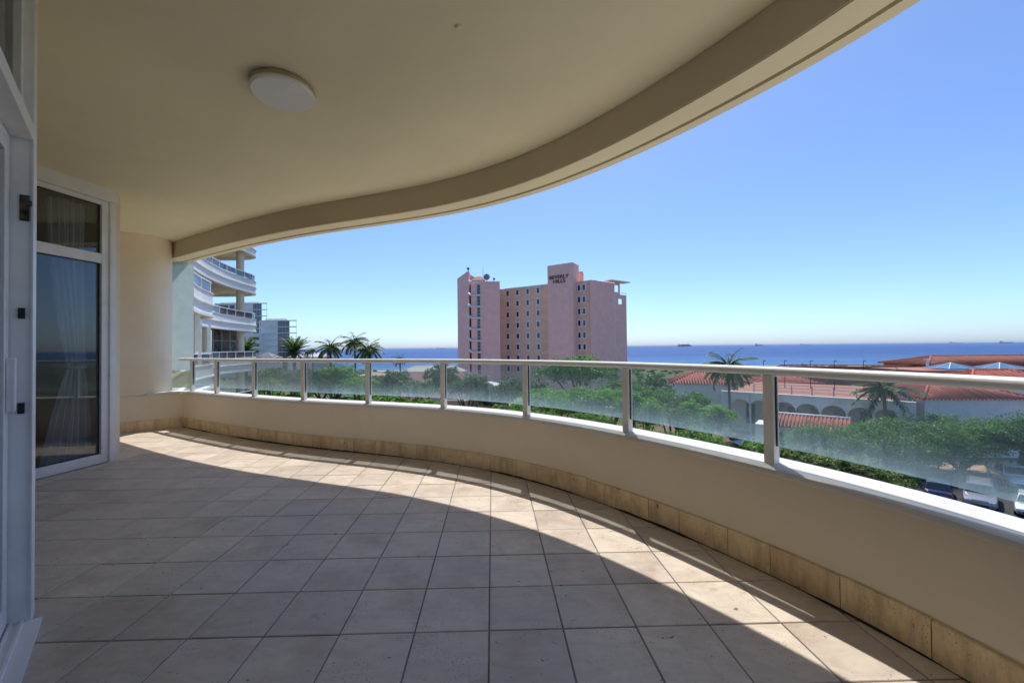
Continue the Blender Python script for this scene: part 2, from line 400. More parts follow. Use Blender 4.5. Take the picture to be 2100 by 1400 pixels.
def plan_poly(d, i0=0, i1=N_ALL, step=3):
    p, n = rng(i0, i1, step); return [tuple(a) for a in (p + n * d)] + BACK[1:-1]

# floor: bed of grout with travertine tiles laid on it
fb = MB(); fb.prism(plan_poly(0.02), -0.20, -0.006)
floor = fb.build('floor', M['grout'], None); tag(floor, 'balcony floor bed with dark grout joints', None, None, 'structure')
FDIR = R(1.36)                                        # tile rows lean a little to the left of the view
ux = np.array([math.cos(FDIR), math.sin(FDIR)]); uy = np.array([-math.sin(FDIR), math.cos(FDIR)])
org = np.array(on_z(1003, 1291.7, 0)[:2]); TS = 0.30; GAP = 0.0058
def clip(poly, p0, n):                                # keep the part where (p - p0).n <= 0
    out = []
    for i in range(len(poly)):
        a, b = poly[i], poly[(i + 1) % len(poly)]; da, db = np.dot(a - p0, n), np.dot(b - p0, n)
        if da <= 0: out.append(a)
        if (da < 0) != (db < 0): out.append(a + (b - a) * (da / (da - db)))
    return out
JAMB = np.array([-2.007, 1.752]); FD = np.array([0.674, -0.739]); FN = np.array([0.739, 0.674])   # door facade: run towards the camera side, outward normal
WA = np.array([-4.079, 4.324]); WD = np.array([-0.156, -0.988]); WN = np.array([0.988, -0.156])  # fixed window facade
END_A = np.array([-5.375, 5.733]); END_B = np.array([-4.80, 6.17])
cand = []
for i in range(-24, 12):
    for j in range(-14, 22):
        poly = [org + ux * TS * (i + a) + uy * TS * (j + b) for a, b in ((0, 0), (1, 0), (1, 1), (0, 1))]
        c = sum(poly) / 4
        sq = [org + ux * (TS * (i + a) + (GAP / 2 if a == 0 else -GAP / 2)) + uy * (TS * (j + b) + (GAP / 2 if b == 0 else -GAP / 2)) for a, b in ((0, 0), (1, 0), (1, 1), (0, 1))]
        k = near_i(c); cut = False
        d = np.dot(c - CUR[k], NRM[k])
        if d > 0.22: continue
        if d > -0.25:
            sq = clip(sq, CUR[k] + NRM[k] * 0.015, NRM[k]); cut = True
            if len(sq) < 3: continue
        # behind the facades there is no balcony
        s = np.dot(c - JAMB, FD); o = np.dot(c - JAMB, FN)
        if s > 0.16 and o < 0.25:
            sq = clip(sq, JAMB + FN * 0.03, -FN); cut = True
            if len(sq) < 3: continue
        if s <= -0.1 and np.dot(c - np.array([-2.05, 1.78]), np.array([0.413, 0.911])) < -0.05: continue
        if c[1] < WA[1] + 0.2 and np.dot(c - WA, WN) < 0.22:
            if c[1] < WA[1] - 0.16: sq = clip(sq, WA + WN * 0.0, -WN); cut = True
            else:
                if np.dot(c - WA, WN) < -0.2 and c[1] < WA[1]: continue
            if len(sq) < 3: continue
        en = np.array([-(END_B - END_A)[1], (END_B - END_A)[0]]); en /= np.linalg.norm(en)
        if np.dot(c - END_A, en) > 0.25: continue
        if np.dot(c - END_A, en) > -0.25 and c[0] < -4.5:
            sq = clip(sq, END_A + en * 0.015, en); cut = True
            if len(sq) < 3: continue
        if c[0] < -6.2: continue
        ar = 0.5 * abs(sum(sq[q][0] * sq[(q + 1) % len(sq)][1] - sq[(q + 1) % len(sq)][0] * sq[q][1] for q in range(len(sq))))
        if ar < 0.004: continue
        inview = c[1] > 0.9 and abs(c[0] / c[1]) < 1.4
        cand.append((0 if inview else 1, (c ** 2).sum(), i, j, cut, c, sq))
cand.sort(key=lambda t: (t[0], t[1]))
def tile_mesh(sq, c, name):
    b = MB(); b.prism([tuple(np.array(q) - c) for q in sq], -0.012, 0.0)
    me = bpy.data.meshes.new(name); me.from_pydata(b.v, [], b.f)
    bm = bmesh.new(); bm.from_mesh(me); bmesh.ops.recalc_face_normals(bm, faces=bm.faces)
    top = [e for e in bm.edges if all(v.co.z > -0.001 for v in e.verts)]
    bmesh.ops.bevel(bm, geom=top, offset=0.0022, segments=1, affect='EDGES'); bm.to_mesh(me); bm.free()
    me.materials.append(M['tile']); return me
full = None; rest = MB(); rt = random.Random(3)
for n, (iv, d2, i, j, cut, c, sq) in enumerate(cand):
    if n < 298:
        if cut: me = tile_mesh(sq, c, 'tile')
        else:
            if full is None: full = tile_mesh(sq, c, 'tile')
            me = full
        o = link('tile', me, floor); o.location = (c[0], c[1], rt.uniform(-0.0012, 0.0008))
    else: rest.prism([tuple(q) for q in sq], -0.012, rt.uniform(-0.0012, 0.0008))
if rest.v: tag(rest.build('tile_field', M['tile'], floor), None, None, None, 'stuff')

# parapet: curved upstand with a rounded ledge and stone skirting
SPAN = rng(I_CORNER, N_ALL, 2)
pw = MB().sweep([(0.0, -0.52), (0.0, 0.497), (0.20, 0.497), (0.20, -0.52)], *SPAN).build('parapet_wall', M['wall'], None, smooth='auto')
tag(pw, 'curved cream plastered parapet wall under the glass railing', 'wall')
led = MB().sweep([(-0.022, 0.500), (-0.030, 0.507), (-0.033, 0.520), (-0.030, 0.531), (-0.020, 0.537), (0.0, 0.540), (0.10, 0.545), (0.19, 0.541), (0.214, 0.532), (0.214, 0.500)], *SPAN).build('ledge', M['ledge'], pw, smooth='auto')
def skirting(i0, i1, parent, seed):
    rs = random.Random(seed); s0, s1 = ARC[i0], ARC[i1]; s = s0
    while s < s1 - 0.02:
        w = rs.choice((0.295, 0.30, 0.305, 0.22, 0.30)); e = min(s + w, s1)
        a, b_ = int(np.searchsorted(ARC, s + 0.0025)), int(np.searchsorted(ARC, e - 0.0025))
        ss = np.linspace(s + 0.0022, e - 0.0022, 5)
        P = np.c_[np.interp(ss, ARC, CUR[:, 0]), np.interp(ss, ARC, CUR[:, 1])]
        Q = np.c_[np.interp(ss, ARC, NRM[:, 0]), np.interp(ss, ARC, NRM[:, 1])]
        h = 0.146 + rs.uniform(-0.002, 0.002); t_ = 0.013 + rs.uniform(0, 0.002)
        MB().sweep([(-t_, 0.0015), (-t_, h - 0.003), (-t_ + 0.003, h), (-0.0005, h), (-0.0005, 0.0015)], P, Q).build('skirting_tile', M['skirt'], parent)
        s = e
skirting(I_CORNER + 1, near_i((1.65, 0.2)), pw, 5)
M['joint'] = mat_plain('stained_joint', (0.16, 0.09, 0.04), 0.9, 0.3, 8.0)
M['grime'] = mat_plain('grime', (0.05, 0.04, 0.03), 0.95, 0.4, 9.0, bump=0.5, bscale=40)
MB().sweep([(-0.007, 0.002), (-0.007, 0.142), (-0.0008, 0.142), (-0.0008, 0.002)], *rng(I_CORNER + 1, near_i((1.65, 0.2)), 2)).build('skirting_bed', M['joint'], pw)
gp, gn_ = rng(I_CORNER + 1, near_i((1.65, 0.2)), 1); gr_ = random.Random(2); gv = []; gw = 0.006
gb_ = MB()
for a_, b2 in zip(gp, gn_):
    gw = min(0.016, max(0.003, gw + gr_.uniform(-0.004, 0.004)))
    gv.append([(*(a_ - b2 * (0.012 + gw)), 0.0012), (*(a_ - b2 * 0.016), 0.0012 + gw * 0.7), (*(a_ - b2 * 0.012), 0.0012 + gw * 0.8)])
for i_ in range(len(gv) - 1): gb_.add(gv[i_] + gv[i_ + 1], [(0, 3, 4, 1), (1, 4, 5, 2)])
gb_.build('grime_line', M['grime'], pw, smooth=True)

# ceiling slab with the curved edge beam, and the storey above
cl = MB(); cl.prism(plan_poly(0.10), 2.83, 3.02)
ceiling = cl.build('ceiling', M['ceiling'], None); tag(ceiling, 'cream plastered balcony ceiling', None, None, 'structure')
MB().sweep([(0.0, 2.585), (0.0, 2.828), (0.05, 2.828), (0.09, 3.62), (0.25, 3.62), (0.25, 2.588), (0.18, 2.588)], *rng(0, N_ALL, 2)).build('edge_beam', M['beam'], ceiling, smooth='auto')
MB().sweep([(0.006, 2.578), (0.006, 2.584), (0.170, 2.584), (0.170, 2.578)], *rng(0, N_ALL, 2)).build('beam_soffit', M['ceiling'], ceiling, smooth='auto')  # separate strip in ceiling plaster, left out of the beam's painted shade
MB().sweep([(0.184, 2.566), (0.184, 2.587), (0.255, 2.587), (0.255, 2.566)], *rng(0, N_ALL, 2)).build('drip_edge', M['ceiling'], ceiling, smooth='auto')

# end wall: low upstand in line with the parapet, taller rounded pier above
ea = MB(); dn = (END_B - END_A) / np.linalg.norm(END_B - END_A); eo = np.array([-dn[1], dn[0]])
A0 = END_A - dn * 1.6
ea.prism([tuple(A0), tuple(END_B), tuple(END_B + eo * 0.34 - dn * 0.10), tuple(A0 + eo * 0.34)], -0.52, 0.5)
endw = ea.build('end_wall', M['wall'], None); tag(endw, 'cream plastered end wall with a rounded corner pier', 'wall')
pier = [tuple(A0 + eo * 0.012), tuple(END_A + dn * 0.10 + eo * 0.012), tuple(END_A + dn * 0.24 + eo * 0.012)]
for k in range(1, 9):
    a = k / 8 * R(118); c0 = END_A + dn * 0.24 + eo * 0.352; pier.append(tuple(c0 + dn * 0.34 * math.sin(a) - eo * 0.34 * math.cos(a)))
pier += [tuple(END_A + dn * 0.2 + eo * 0.80), tuple(A0 + eo * 0.80)]
MB().prism(pier, 0.5025, 2.829).build('pier', M['wall'], endw, smooth='auto')
capp = [tuple(END_A + dn * 0.30 - eo * 0.02), tuple(END_B - eo * 0.02 - dn * 0.03), tuple(END_B + eo * 0.30 - dn * 0.10), tuple(END_A + dn * 0.30 + eo * 0.30)]
MB().prism(capp, 0.503, 0.536).build('ledge', M['ledge'], endw, bevel=0.006)
Ls = np.linalg.norm(END_B - END_A)
for a, b_ in ((-0.30, 0.005), (0.01, 0.375), (0.38, Ls - 0.016)):
    P = np.array([END_A + dn * q for q in np.linspace(a, b_, 2)]); Q = np.array([eo, eo])
    MB().sweep([(-0.014, 0.0015), (-0.014, 0.143), (-0.011, 0.146), (-0.0005, 0.146), (-0.0005, 0.0015)], P, Q).build('skirting_tile', M['skirt'], endw)

# frosted privacy screen between this balcony and the next
ps = thing('privacy_screen', (-5.2, 6.62, 0.5), 'pale green frosted glass privacy screen beside the rounded pier', 'screen')
MB().box((-5.19, 6.62, 1.70), (0.40, 0.012, 1.755)).build('frosted_pane', M['frost'], ps)
MB().box((-5.19, 6.625, 0.68), (0.40, 0.012, 0.27)).build('clear_pane', M['frost_low'], ps)
MB().box((-5.19, 6.62, 2.582), (0.42, 0.03, 0.012)).build('head_channel', M['frame'], ps)

# ------------------------------------------------------------------ balustrade
rail = thing('balcony_railing', (CUR[near_i((0, 3.7))][0], CUR[near_i((0, 3.7))][1], 0.54), 'curved white balcony railing with glass panes on the parapet ledge', 'railing')
D_R = 0.055                                           # line of posts, outward of the parapet face
I_R0 = near_i((-5.02, 6.30))
rp, rn = rng(I_R0, N_ALL, 2)
prof = []
for k in range(14):
    a = 2 * math.pi * k / 14; ca, sa = math.cos(a), math.sin(a)
    prof.append((D_R + 0.030 * math.copysign(abs(ca) ** 0.7, ca), 1.004 + (0.026 if sa > 0 else 0.019) * math.copysign(abs(sa) ** 0.8, sa)))
MB().sweep(prof, rp, rn).build('handrail', M['rail'], rail, smooth=True)
POSTS = [(394, 797), (446, 804), (521, 813), (624, 820), (757, 828), (911, 836), (1080, 853), (1287, 880), (1583, 940)]
pidx = []
for px, py in POSTS:
    # the post stands on the ledge line where the ray through that pixel column crosses it
    d = on_z(px, py, 0.54); dirv = np.array([d[0], d[1]]); dirv /= np.linalg.norm(dirv)
    L = CUR + NRM * D_R; cr = np.abs(L[:, 0] * dirv[1] - L[:, 1] * dirv[0]); cr[(L @ dirv) < 0] = 9
    cr[:I_R0] = 9; cr[near_i((1.65, 0.2)):] = 9
    pidx.append(int(cr.argmin()))
s_last = ARC[pidx[-1]]
for ds in (0.93, 1.86, 2.79, 3.7): pidx.append(int(np.searchsorted(ARC, s_last + ds)))
for k, i in enumerate(pidx):
    c = CUR[i] + NRM[i] * D_R; rz = math.atan2(TAN[i][1], TAN[i][0])
    MB().box((c[0], c[1], 0.763), (0.050, 0.050, 0.446), rz).build('post', M['post'], rail, bevel=0.003)
    if k + 1 < len(pidx):
        j = pidx[k + 1]; e = CUR[j] + NRM[j] * D_R; t_ = (e - c) / np.linalg.norm(e - c); nn = np.array([-t_[1], t_[0]])
        ii = np.linspace(0, 1, 9); L0, L1 = ARC[i] + 0.030, ARC[j] - 0.030
        ss = L0 + (L1 - L0) * ii
        P = np.c_[np.interp(ss, ARC, CUR[:, 0]), np.interp(ss, ARC, CUR[:, 1])]; Q = np.c_[np.interp(ss, ARC, NRM[:, 0]), np.interp(ss, ARC, NRM[:, 1])]
        MB().sweep([(D_R - 0.0015, 0.630), (D_R - 0.0015, 0.981), (D_R + 0.0015, 0.981), (D_R + 0.0015, 0.630)], P, Q).build('glass_pane', M['glass_rail'], rail)
        g0 = P[0] - Q[0] * 0.0; 
        MB().box((c[0] + TAN[i][0] * 0.0275 + NRM[i][0] * D_R * 0, c[1] + TAN[i][1] * 0.0275, 0.805), (0.0048, 0.014, 0.35), rz).build('gasket', M['gasket'], rail)

# ------------------------------------------------------------------ sliding door at the balcony's near end
FD3 = Vector((FD[0], FD[1], 0)); FN3 = Vector((FN[0], FN[1], 0)); J3 = Vector((JAMB[0], JAMB[1], 0)); frz = math.atan2(FD[1], FD[0])
def dbox(s0, s1, o0, o1, z0, z1): # along the facade, outward, height
    c = J3 + FD3 * ((s0 + s1) / 2) + FN3 * ((o0 + o1) / 2); c.z = (z0 + z1) / 2
    return MB().box(c, (s1 - s0, o1 - o0, z1 - z0), frz)
dr = thing('sliding_door', J3, 'white framed glazed sliding door with transom beside the tiled floor', 'door')
dbox(-0.075, 0.0, -0.16, 0.0, 0.0, 2.829).build('jamb', M['frame'], dr, bevel=0.003)
dbox(0.0, 0.008, -0.006, 0.0, 0.02, 2.05).build('jamb_lip', M['frame'], dr)
dbox(0.0005, 3.2, -0.13, 0.0, 2.05, 2.115).build('head_rail', M['frame'], dr, bevel=0.003)
dbox(0.0005, 3.2, -0.08, -0.03, 2.775, 2.828).build('top_rail', M['frame'], dr, bevel=0.003)
dbox(0.0005, 0.05, -0.08, -0.03, 2.1155, 2.7745).build('transom_stile', M['frame'], dr, bevel=0.003)
dbox(0.05, 3.2, -0.060, -0.054, 2.1155, 2.7745).build('transom_pane', M['glass_win'], dr)
leaf = dbox(0.012, 0.092, -0.105, -0.066, 0.028, 2.045).build('leaf_stile', M['frame'], dr, bevel=0.003)
dbox(0.035, 0.07, -0.0655, -0.040, 0.90, 1.12).build('pull_handle', M['frame'], leaf, bevel=0.006)
dbox(0.0925, 1.6, -0.105, -0.066, 0.028, 0.12).build('leaf_bottom_rail', M['frame'], dr, bevel=0.003)
dbox(0.0925, 1.6, -0.105, -0.066, 1.96, 2.045).build('leaf_top_rail', M['frame'], dr, bevel=0.003)
dbox(0.0925, 1.6, -0.089, -0.083, 0.1205, 1.9595).build('leaf_pane', M['glass_win'], dr)
trk = dbox(0.0005, 3.2, -0.135, 0.03, -0.003, 0.012).build('track', M['frame'], dr)
dbox(0.0005, 3.2, -0.030, -0.020, 0.0125, 0.024).build('track_rib', M['frame'], trk)
dbox(0.0005, 3.2, -0.062, -0.052, 0.0125, 0.024).build('track_rib', M['frame'], trk)
kp = dbox(0.0, 0.006, -0.040, -0.012, 1.70, 1.81).build('latch_keeper', M['dark_metal'], dr, bevel=0.001)
dbox(0.006, 0.018, -0.022, -0.004, 1.765, 1.785).build('latch_tongue', M['dark_metal'], kp)
for z in (0.885, 1.285): dbox(0.0, 0.012, -0.042, -0.022, z, z + 0.045).build('rubber_bumper', M['gasket'], dr, bevel=0.002)

# fixed window further along
WD3 = Vector((WD[0], WD[1], 0)); WN3 = Vector((WN[0], WN[1], 0)); W3 = Vector((WA[0], WA[1], 0)); wrz = math.atan2(WD[1], WD[0])
def wbox(s0, s1, o0, o1, z0, z1):
    c = W3 + WD3 * ((s0 + s1) / 2) + WN3 * ((o0 + o1) / 2); c.z = (z0 + z1) / 2
    return MB().box(c, (s1 - s0, o1 - o0, z1 - z0), wrz)
WL = 1.9
fw = thing('fixed_window', W3, 'white framed floor to ceiling window with tied curtain behind it', 'window')
wbox(0.0, 0.055, -0.12, 0.0, -0.004, 2.70).build('jamb', M['frame'], fw, bevel=0.004)
wbox(0.0555, 0.12, -0.09, -0.02, 0.0, 2.70).build('stile', M['frame'], fw, bevel=0.004)
wbox(0.1205, WL, -0.09, -0.02, 0.0, 0.095).build('bottom_rail', M['frame'], fw, bevel=0.004)
wbox(0.1205, WL, -0.09, -0.02, 2.05, 2.15).build('transom', M['frame'], fw, bevel=0.004)
wbox(0.1205, WL, -0.09, -0.02, 2.655, 2.70).build('top_rail', M['frame'], fw, bevel=0.004)
wbox(-0.012, WL, -0.12, 0.016, 2.7025, 2.829).build('header_board', M['frame'], fw, bevel=0.003)
for z0, z1 in ((0.0955, 2.0495), (2.1505, 2.6545)):
    pn = wbox(0.1205, WL, -0.058, -0.052, z0, z1).build('pane', M['glass_win'], fw)
    wbox(0.1205, 0.127, -0.0515, -0.046, z0, z1).build('gasket', M['gasket'], pn)
    wbox(0.128, WL, -0.0515, -0.046, z1 - 0.007, z1).build('gasket', M['gasket'], pn)
    wbox(0.128, WL, -0.0515, -0.046, z0, z0 + 0.007).build('gasket', M['gasket'], pn)

# facade returns that carry the door and the window, and the rooms behind them
WB = WA + WD * WL
JB = JAMB - FD * 0.075
fa = MB()
def wallseg(a, b, th, z0=-0.19, z1=2.829):
    a, b = np.array(a), np.array(b); t_ = (b - a) / np.linalg.norm(b - a); n_ = np.array([-t_[1], t_[0]])
    fa.prism([tuple(a), tuple(b), tuple(b + n_ * th), tuple(a + n_ * th)], z0, z1)
wallseg(JB - FN * 0.165, WB, 0.12)                                       # between door and window, hidden return
wallseg(WA - WN * 0.122 + np.array([0.0, 0.003]), np.array([-6.3, 5.0]), -0.12)    # return behind the window's far jamb
wallseg(JAMB + FD * 3.2, JAMB + FD * 4.6, -0.15)                          # wall beyond the door
fac = fa.build('facade_wall', M['wall'], None); tag(fac, 'cream facade returns beside the door and window', 'wall')
rm = MB()
rm.prism([(-8.6, -1.5), (-8.5, -1.5), (-8.5, 5.6), (-8.6, 5.6)], -0.19, 2.828)
rm.prism([(-8.5, 5.3), (-6.35, 5.3), (-6.35, 5.4), (-8.5, 5.4)], -0.19, 2.828)
rm.prism([(-8.5, -1.6), (-1.0, -3.4), (-1.0, -3.3), (-8.5, -1.5)], -0.19, 2.828)
rmo = rm.build('interior_wall', M['room'], None); tag(rmo, 'dim interior walls of the apartment', None, None, 'structure')
pl = [tuple(WA - WN * 0.13), tuple(WB - WN * 0.13), tuple(JB - FN * 0.2), tuple(JAMB + FD * 3.2 - FN * 0.15), (-1.0, -3.3), (-8.5, -1.5), (-8.5, 5.3), (-6.3, 4.9)]
tag(MB().prism(pl, -0.05, 0.004).build('interior_floor', M['room_floor'], None), 'dark interior floor behind the glass', None, None, 'structure')

# tied curtain
def curtain(base, ax, w, name, label):
    me = MB(); nu, nv = 60, 40; vs_ = []; ax = np.array(ax); ny = np.array([-ax[1], ax[0]])
    for j in range(nv + 1):
        z = 0.03 + 2.62 * j / nv; q = abs(z - 0.98)
        wd = w * (0.30 + 0.70 * min(1, (q / 0.9)) ** 0.8) if z < 0.98 else w * (0.30 + 0.42 * min(1, q / 1.4) ** 0.7)
        shift = 0.10 * (1 - min(1, q / 1.2))
        for i in range(nu + 1):
            u = i / nu
            fold = 0.035 * math.sin(u * 44 + 0.6 * math.sin(z * 2)) * (0.45 + 0.55 * min(1, q / 0.5)) + 0.02 * math.sin(u * 13)
            p = np.array(base) + ax * ((u - 0.5) * wd + shift) + ny * fold
            vs_.append((p[0], p[1], z))
    fs_ = [(j * (nu + 1) + i, j * (nu + 1) + i + 1, (j + 1) * (nu + 1) + i + 1, (j + 1) * (nu + 1) + i) for j in range(nv) for i in range(nu)]
    me.add(vs_, fs_); o = me.build(name, M['curtain'], None, smooth=True)
    cc = np.array(base) + ax * 0.10
    MB().tube([(cc[0] + ax[0] * w * 0.17 * math.cos(a) + ny[0] * 0.05 * math.sin(a), cc[1] + ax[1] * w * 0.17 * math.cos(a) + ny[1] * 0.05 * math.sin(a), 0.98) for a in np.linspace(0, 2 * math.pi, 16)], 0.012, 6).build('tieback', M['curtain'], o)
    return tag(o, label, 'curtain')
cb = WA + WD * 0.30 - WN * 0.22
curtain(cb, -WD, 0.42, 'curtain', 'white curtain tied back behind the fixed window')

# ceiling lamp and small ceiling cap
lc = on_z(580, 190, 2.79)
lamp = thing('ceiling_lamp', (lc.x, lc.y, 2.83), 'round flat white ceiling lamp with a dull metal rim', 'lamp')
MB().lathe((lc.x, lc.y, 0), [(0.0, 2.8285), (0.178, 2.8285), (0.186, 2.820), (0.188, 2.800), (0.184, 2.796), (0.0, 2.796)], 48).build('rim', M['lamp_rim'], lamp, smooth='auto')
MB().lathe((lc.x, lc.y, 0), [(0.0, 2.7955), (0.186, 2.7955), (0.190, 2.788), (0.189, 2.779), (0.178, 2.770), (0.12, 2.766), (0.0, 2.765)], 48).build('diffuser', M['lamp_glass'], lamp, smooth='auto')
nb = on_z(940, 56, 2.825)
MB().lathe((nb.x, nb.y, 0), [(0.0, 2.829), (0.016, 2.829), (0.016, 2.822), (0.011, 2.817), (0.0, 2.816)], 16).build('ceiling_cap', M['ceiling'], ceiling, smooth='auto')

# ================================================================== OUTSIDE
GZ = -12.0
SEA_Z = -20.0
def gz(y): 
    pts = [(-200, GZ), (60, GZ), (80, -11.0), (140, -12.0), (250, -15.5), (350, -18.6), (430, -21.0), (600, -24.0)]
    return float(np.interp(y, [p[0] for p in pts], [p[1] for p in pts]))
def pt(px, D): p = at(px, 712, D); return (p.x, p.y)
def zy(px, py, D): return at(px, py, D).z

M['ground'] = mat_ground(); M['sea'] = mat_sea()
M['asphalt'] = mat_plain('asphalt', (0.055, 0.055, 0.06), 0.9, 0.2, 1.5, bump=0.3, bscale=30)
M['paving'] = mat_plain('pink_paving', (0.42, 0.27, 0.20), 0.85, 0.12, 1.2, bump=0.2, bscale=12)
M['paving2'] = mat_plain('bounce_court_paving', (0.52, 0.40, 0.33), 0.85, 0.1, 0.4)
M['kerb'] = mat_plain('kerb_concrete', (0.42, 0.40, 0.37), 0.85, 0.1, 2.0)
M['pink'] = mat_stucco('pink_render', (0.88, 0.545, 0.48), 0.16)
M['salmon'] = mat_stucco('salmon_render', (0.86, 0.55, 0.37), 0.16)
M['wht'] = mat_stucco('white_render', (0.82, 0.82, 0.81), 0.15)
M['wing'] = mat_stucco('pale_render', (0.82, 0.81, 0.79), 0.12)
M['wing_in'] = mat_stucco('cream_soffit', (0.78, 0.70, 0.56), 0.05)
M['trim'] = mat_plain('white_trim', (0.78, 0.77, 0.76), 0.6, 0.06, 2.0)
M['dkglass'] = mat_plain('dark_window_glass', (0.018, 0.024, 0.035), 0.12, 0.3, 0.6, spec=0.8)
M['blglass'] = mat_plain('blue_window_glass', (0.03, 0.06, 0.10), 0.08, 0.3, 0.4, spec=1.0)
M['letters'] = mat_plain('sign_letters', (0.10, 0.07, 0.06), 0.5, 0.1)
M['redroof'] = mat_rooftile('clay_roof_tile', (0.30, 0.088, 0.062), (0.42, 0.14, 0.10))
M['brownroof'] = mat_rooftile('brown_roof_tile', (0.22, 0.08, 0.055), (0.33, 0.13, 0.09))
M['terracotta'] = mat_stucco('terracotta_render', (0.40, 0.185, 0.135), 0.2)
M['greyroof'] = mat_plain('grey_metal_roof', (0.16, 0.16, 0.19), 0.6, 0.1, 0.6)
M['paleroof'] = mat_plain('pale_sheet_roof', (0.55, 0.55, 0.57), 0.5, 0.1, 0.6)
M['bark'] = mat_plain('bark', (0.13, 0.10, 0.07), 0.9, 0.3, 4.0, bump=0.5, bscale=20)
M['palmbark'] = mat_plain('palm_bark', (0.22, 0.19, 0.15), 0.9, 0.25, 6.0, bump=0.5, bscale=14)
M['leaf_lt'] = mat_leaf('leaf_light', (0.096, 0.22, 0.039), (0.15, 0.334, 0.056), (0.246, 0.439, 0.088), 0.45)
M['leaf_md'] = mat_leaf('leaf_mid', (0.061, 0.149, 0.035), (0.105, 0.227, 0.049), (0.175, 0.315, 0.079), 0.45)
M['leaf_dk'] = mat_leaf('leaf_dark', (0.036, 0.081, 0.029), (0.064, 0.129, 0.041), (0.121, 0.201, 0.064), 0.45)
M['leaf_fl'] = mat_leaf('leaf_flowering', (0.065, 0.143, 0.026), (0.13, 0.221, 0.046), (0.42, 0.40, 0.24), 0.42)
M['frond'] = mat_leaf('palm_frond', (0.07, 0.119, 0.039), (0.112, 0.182, 0.056), (0.21, 0.266, 0.098), 0.42)
M['dry_frond'] = mat_leaf('dry_palm_frond', (0.16, 0.12, 0.06), (0.22, 0.17, 0.09), (0.28, 0.22, 0.12), 0.2)
M['rubber'] = mat_plain('tyre_rubber', (0.02, 0.02, 0.02), 0.85, 0.2, 20)
M['alloy'] = mat_plain('alloy_wheel', (0.5, 0.5, 0.52), 0.3, 0.1, 20, metal=0.8)
M['black'] = mat_plain('black_paint', (0.02, 0.02, 0.022), 0.4, 0.1)
M['red_lens'] = mat_plain('red_lens', (0.45, 0.02, 0.02), 0.2, 0.1)
M['clear_lens'] = mat_plain('clear_lens', (0.7, 0.72, 0.75), 0.12, 0.05, spec=0.8)
M['hull'] = mat_plain('ship_hull', (0.06, 0.09, 0.16), 0.7, 0.1, 0.02)
M['shipwhite'] = mat_plain('ship_house', (0.45, 0.5, 0.58), 0.7, 0.1, 0.02)

# ground, sea
xs = [-3000, -1200, -500, -250, -150, -100, -60, -30, 0, 30, 60, 100, 150, 250, 500, 1200, 3000]
ys = [-300, -60, 0, 30, 60, 70, 80, 95, 115, 140, 170, 200, 230, 260, 300, 350, 390, 430, 600]
gm = MB(); gm.add([(x, y, gz(y)) for y in ys for x in xs], [(j * len(xs) + i, j * len(xs) + i + 1, (j + 1) * len(xs) + i + 1, (j + 1) * len(xs) + i) for j in range(len(ys) - 1) for i in range(len(xs) - 1)])
tag(gm.build('ground', M['ground'], None, smooth=True), 'planted ground sloping down to the beach', None, None, 'structure')
tag(MB().add([(-45000, 380, SEA_Z), (45000, 380, SEA_Z), (45000, 50000, SEA_Z), (-45000, 50000, SEA_Z)], [(0, 1, 2, 3)]).build('sea', M['sea'], None), 'blue ocean reaching to the horizon', None, None, 'structure')

# ------------------------------------------------------------------ neighbouring wings of the same building
def offset_path(ctrl, step=0.25):
    C = catmull(ctrl, step)
    for _ in range(3): C[1:-1] = (C[:-2] + 2 * C[1:-1] + C[2:]) / 4
    N, T = normals(C); return C, N
STOREY = 3.1
WP = [(-0.20, 0.505), (-0.19, 0.54), (0.035, 0.54), (0.035, 0.505), (0.0, 0.495), (0.0, 0.06), (0.055, 0.05), (0.055, -0.01), (-0.02, -0.03), (-0.02, -0.38), (0.03, -0.40), (0.03, -0.515), (-0.25, -0.515), (-0.25, -0.27), (-0.20, -0.27)]
def wing(ctrl, levels, back, root_label, name_loc, glass_levels):
    C, N = offset_path(ctrl); arc = np.r_[0, np.cumsum(np.linalg.norm(np.diff(C, axis=0), axis=1))]
    w = thing('apartment_wing', name_loc, root_label, 'building', 'curved balcony wings of the apartment building')
    for k in levels:
        z = k * STOREY
        bal = MB().sweep([(d, z + h) for d, h in WP], C, N).build('balcony', M['wing'], w, smooth='auto')
        MB().prism([tuple(p) for p in (C + N * -0.21)[::2]] + back, z - 0.27, z - 0.02).build('slab', M['wing_in'], bal)
        MB().sweep([(-0.03, z + 0.985), (-0.03, z + 1.035), (0.03, z + 1.035), (0.03, z + 0.985)], C + N * -0.08, N).build('handrail', M['rail'], bal)
        n = max(2, int(arc[-1] / 1.25)); pm = None
        for q in range(n + 1):
            s = arc[-1] * q / n; c = np.array([np.interp(s, arc, (C + N * -0.08)[:, 0]), np.interp(s, arc, (C + N * -0.08)[:, 1])])
            if pm is None:
                b = MB(); b.box((0, 0, 0), (0.05, 0.05, 0.445)); pm = bpy.data.meshes.new('post'); pm.from_pydata(b.v, [], b.f); pm.materials.append(M['rail'])
            o = link('post', pm, bal); o.location = Vector((c[0], c[1], z + 0.763)) - w.location
        MB().sweep([(-0.004, z + 0.62), (-0.004, z + 0.984), (0.004, z + 0.984), (0.004, z + 0.62)], C + N * -0.08, N).build('glass', M['glass_far'], bal)
    return w, C, N
M['glass_far'] = mat_glass('balcony_glass', (0.80, 0.90, 0.94), 0.34, (0.70, 0.84, 0.93), 1.0)
LB1 = [(-16.0, 18.6), (-14.4, 18.95), (-13.4, 18.75), (-12.75, 18.1), (-12.35, 17.1), (-11.5, 15.3), (-9.5, 12.2), (-7.6, 9.4), (-6.6, 7.9)]
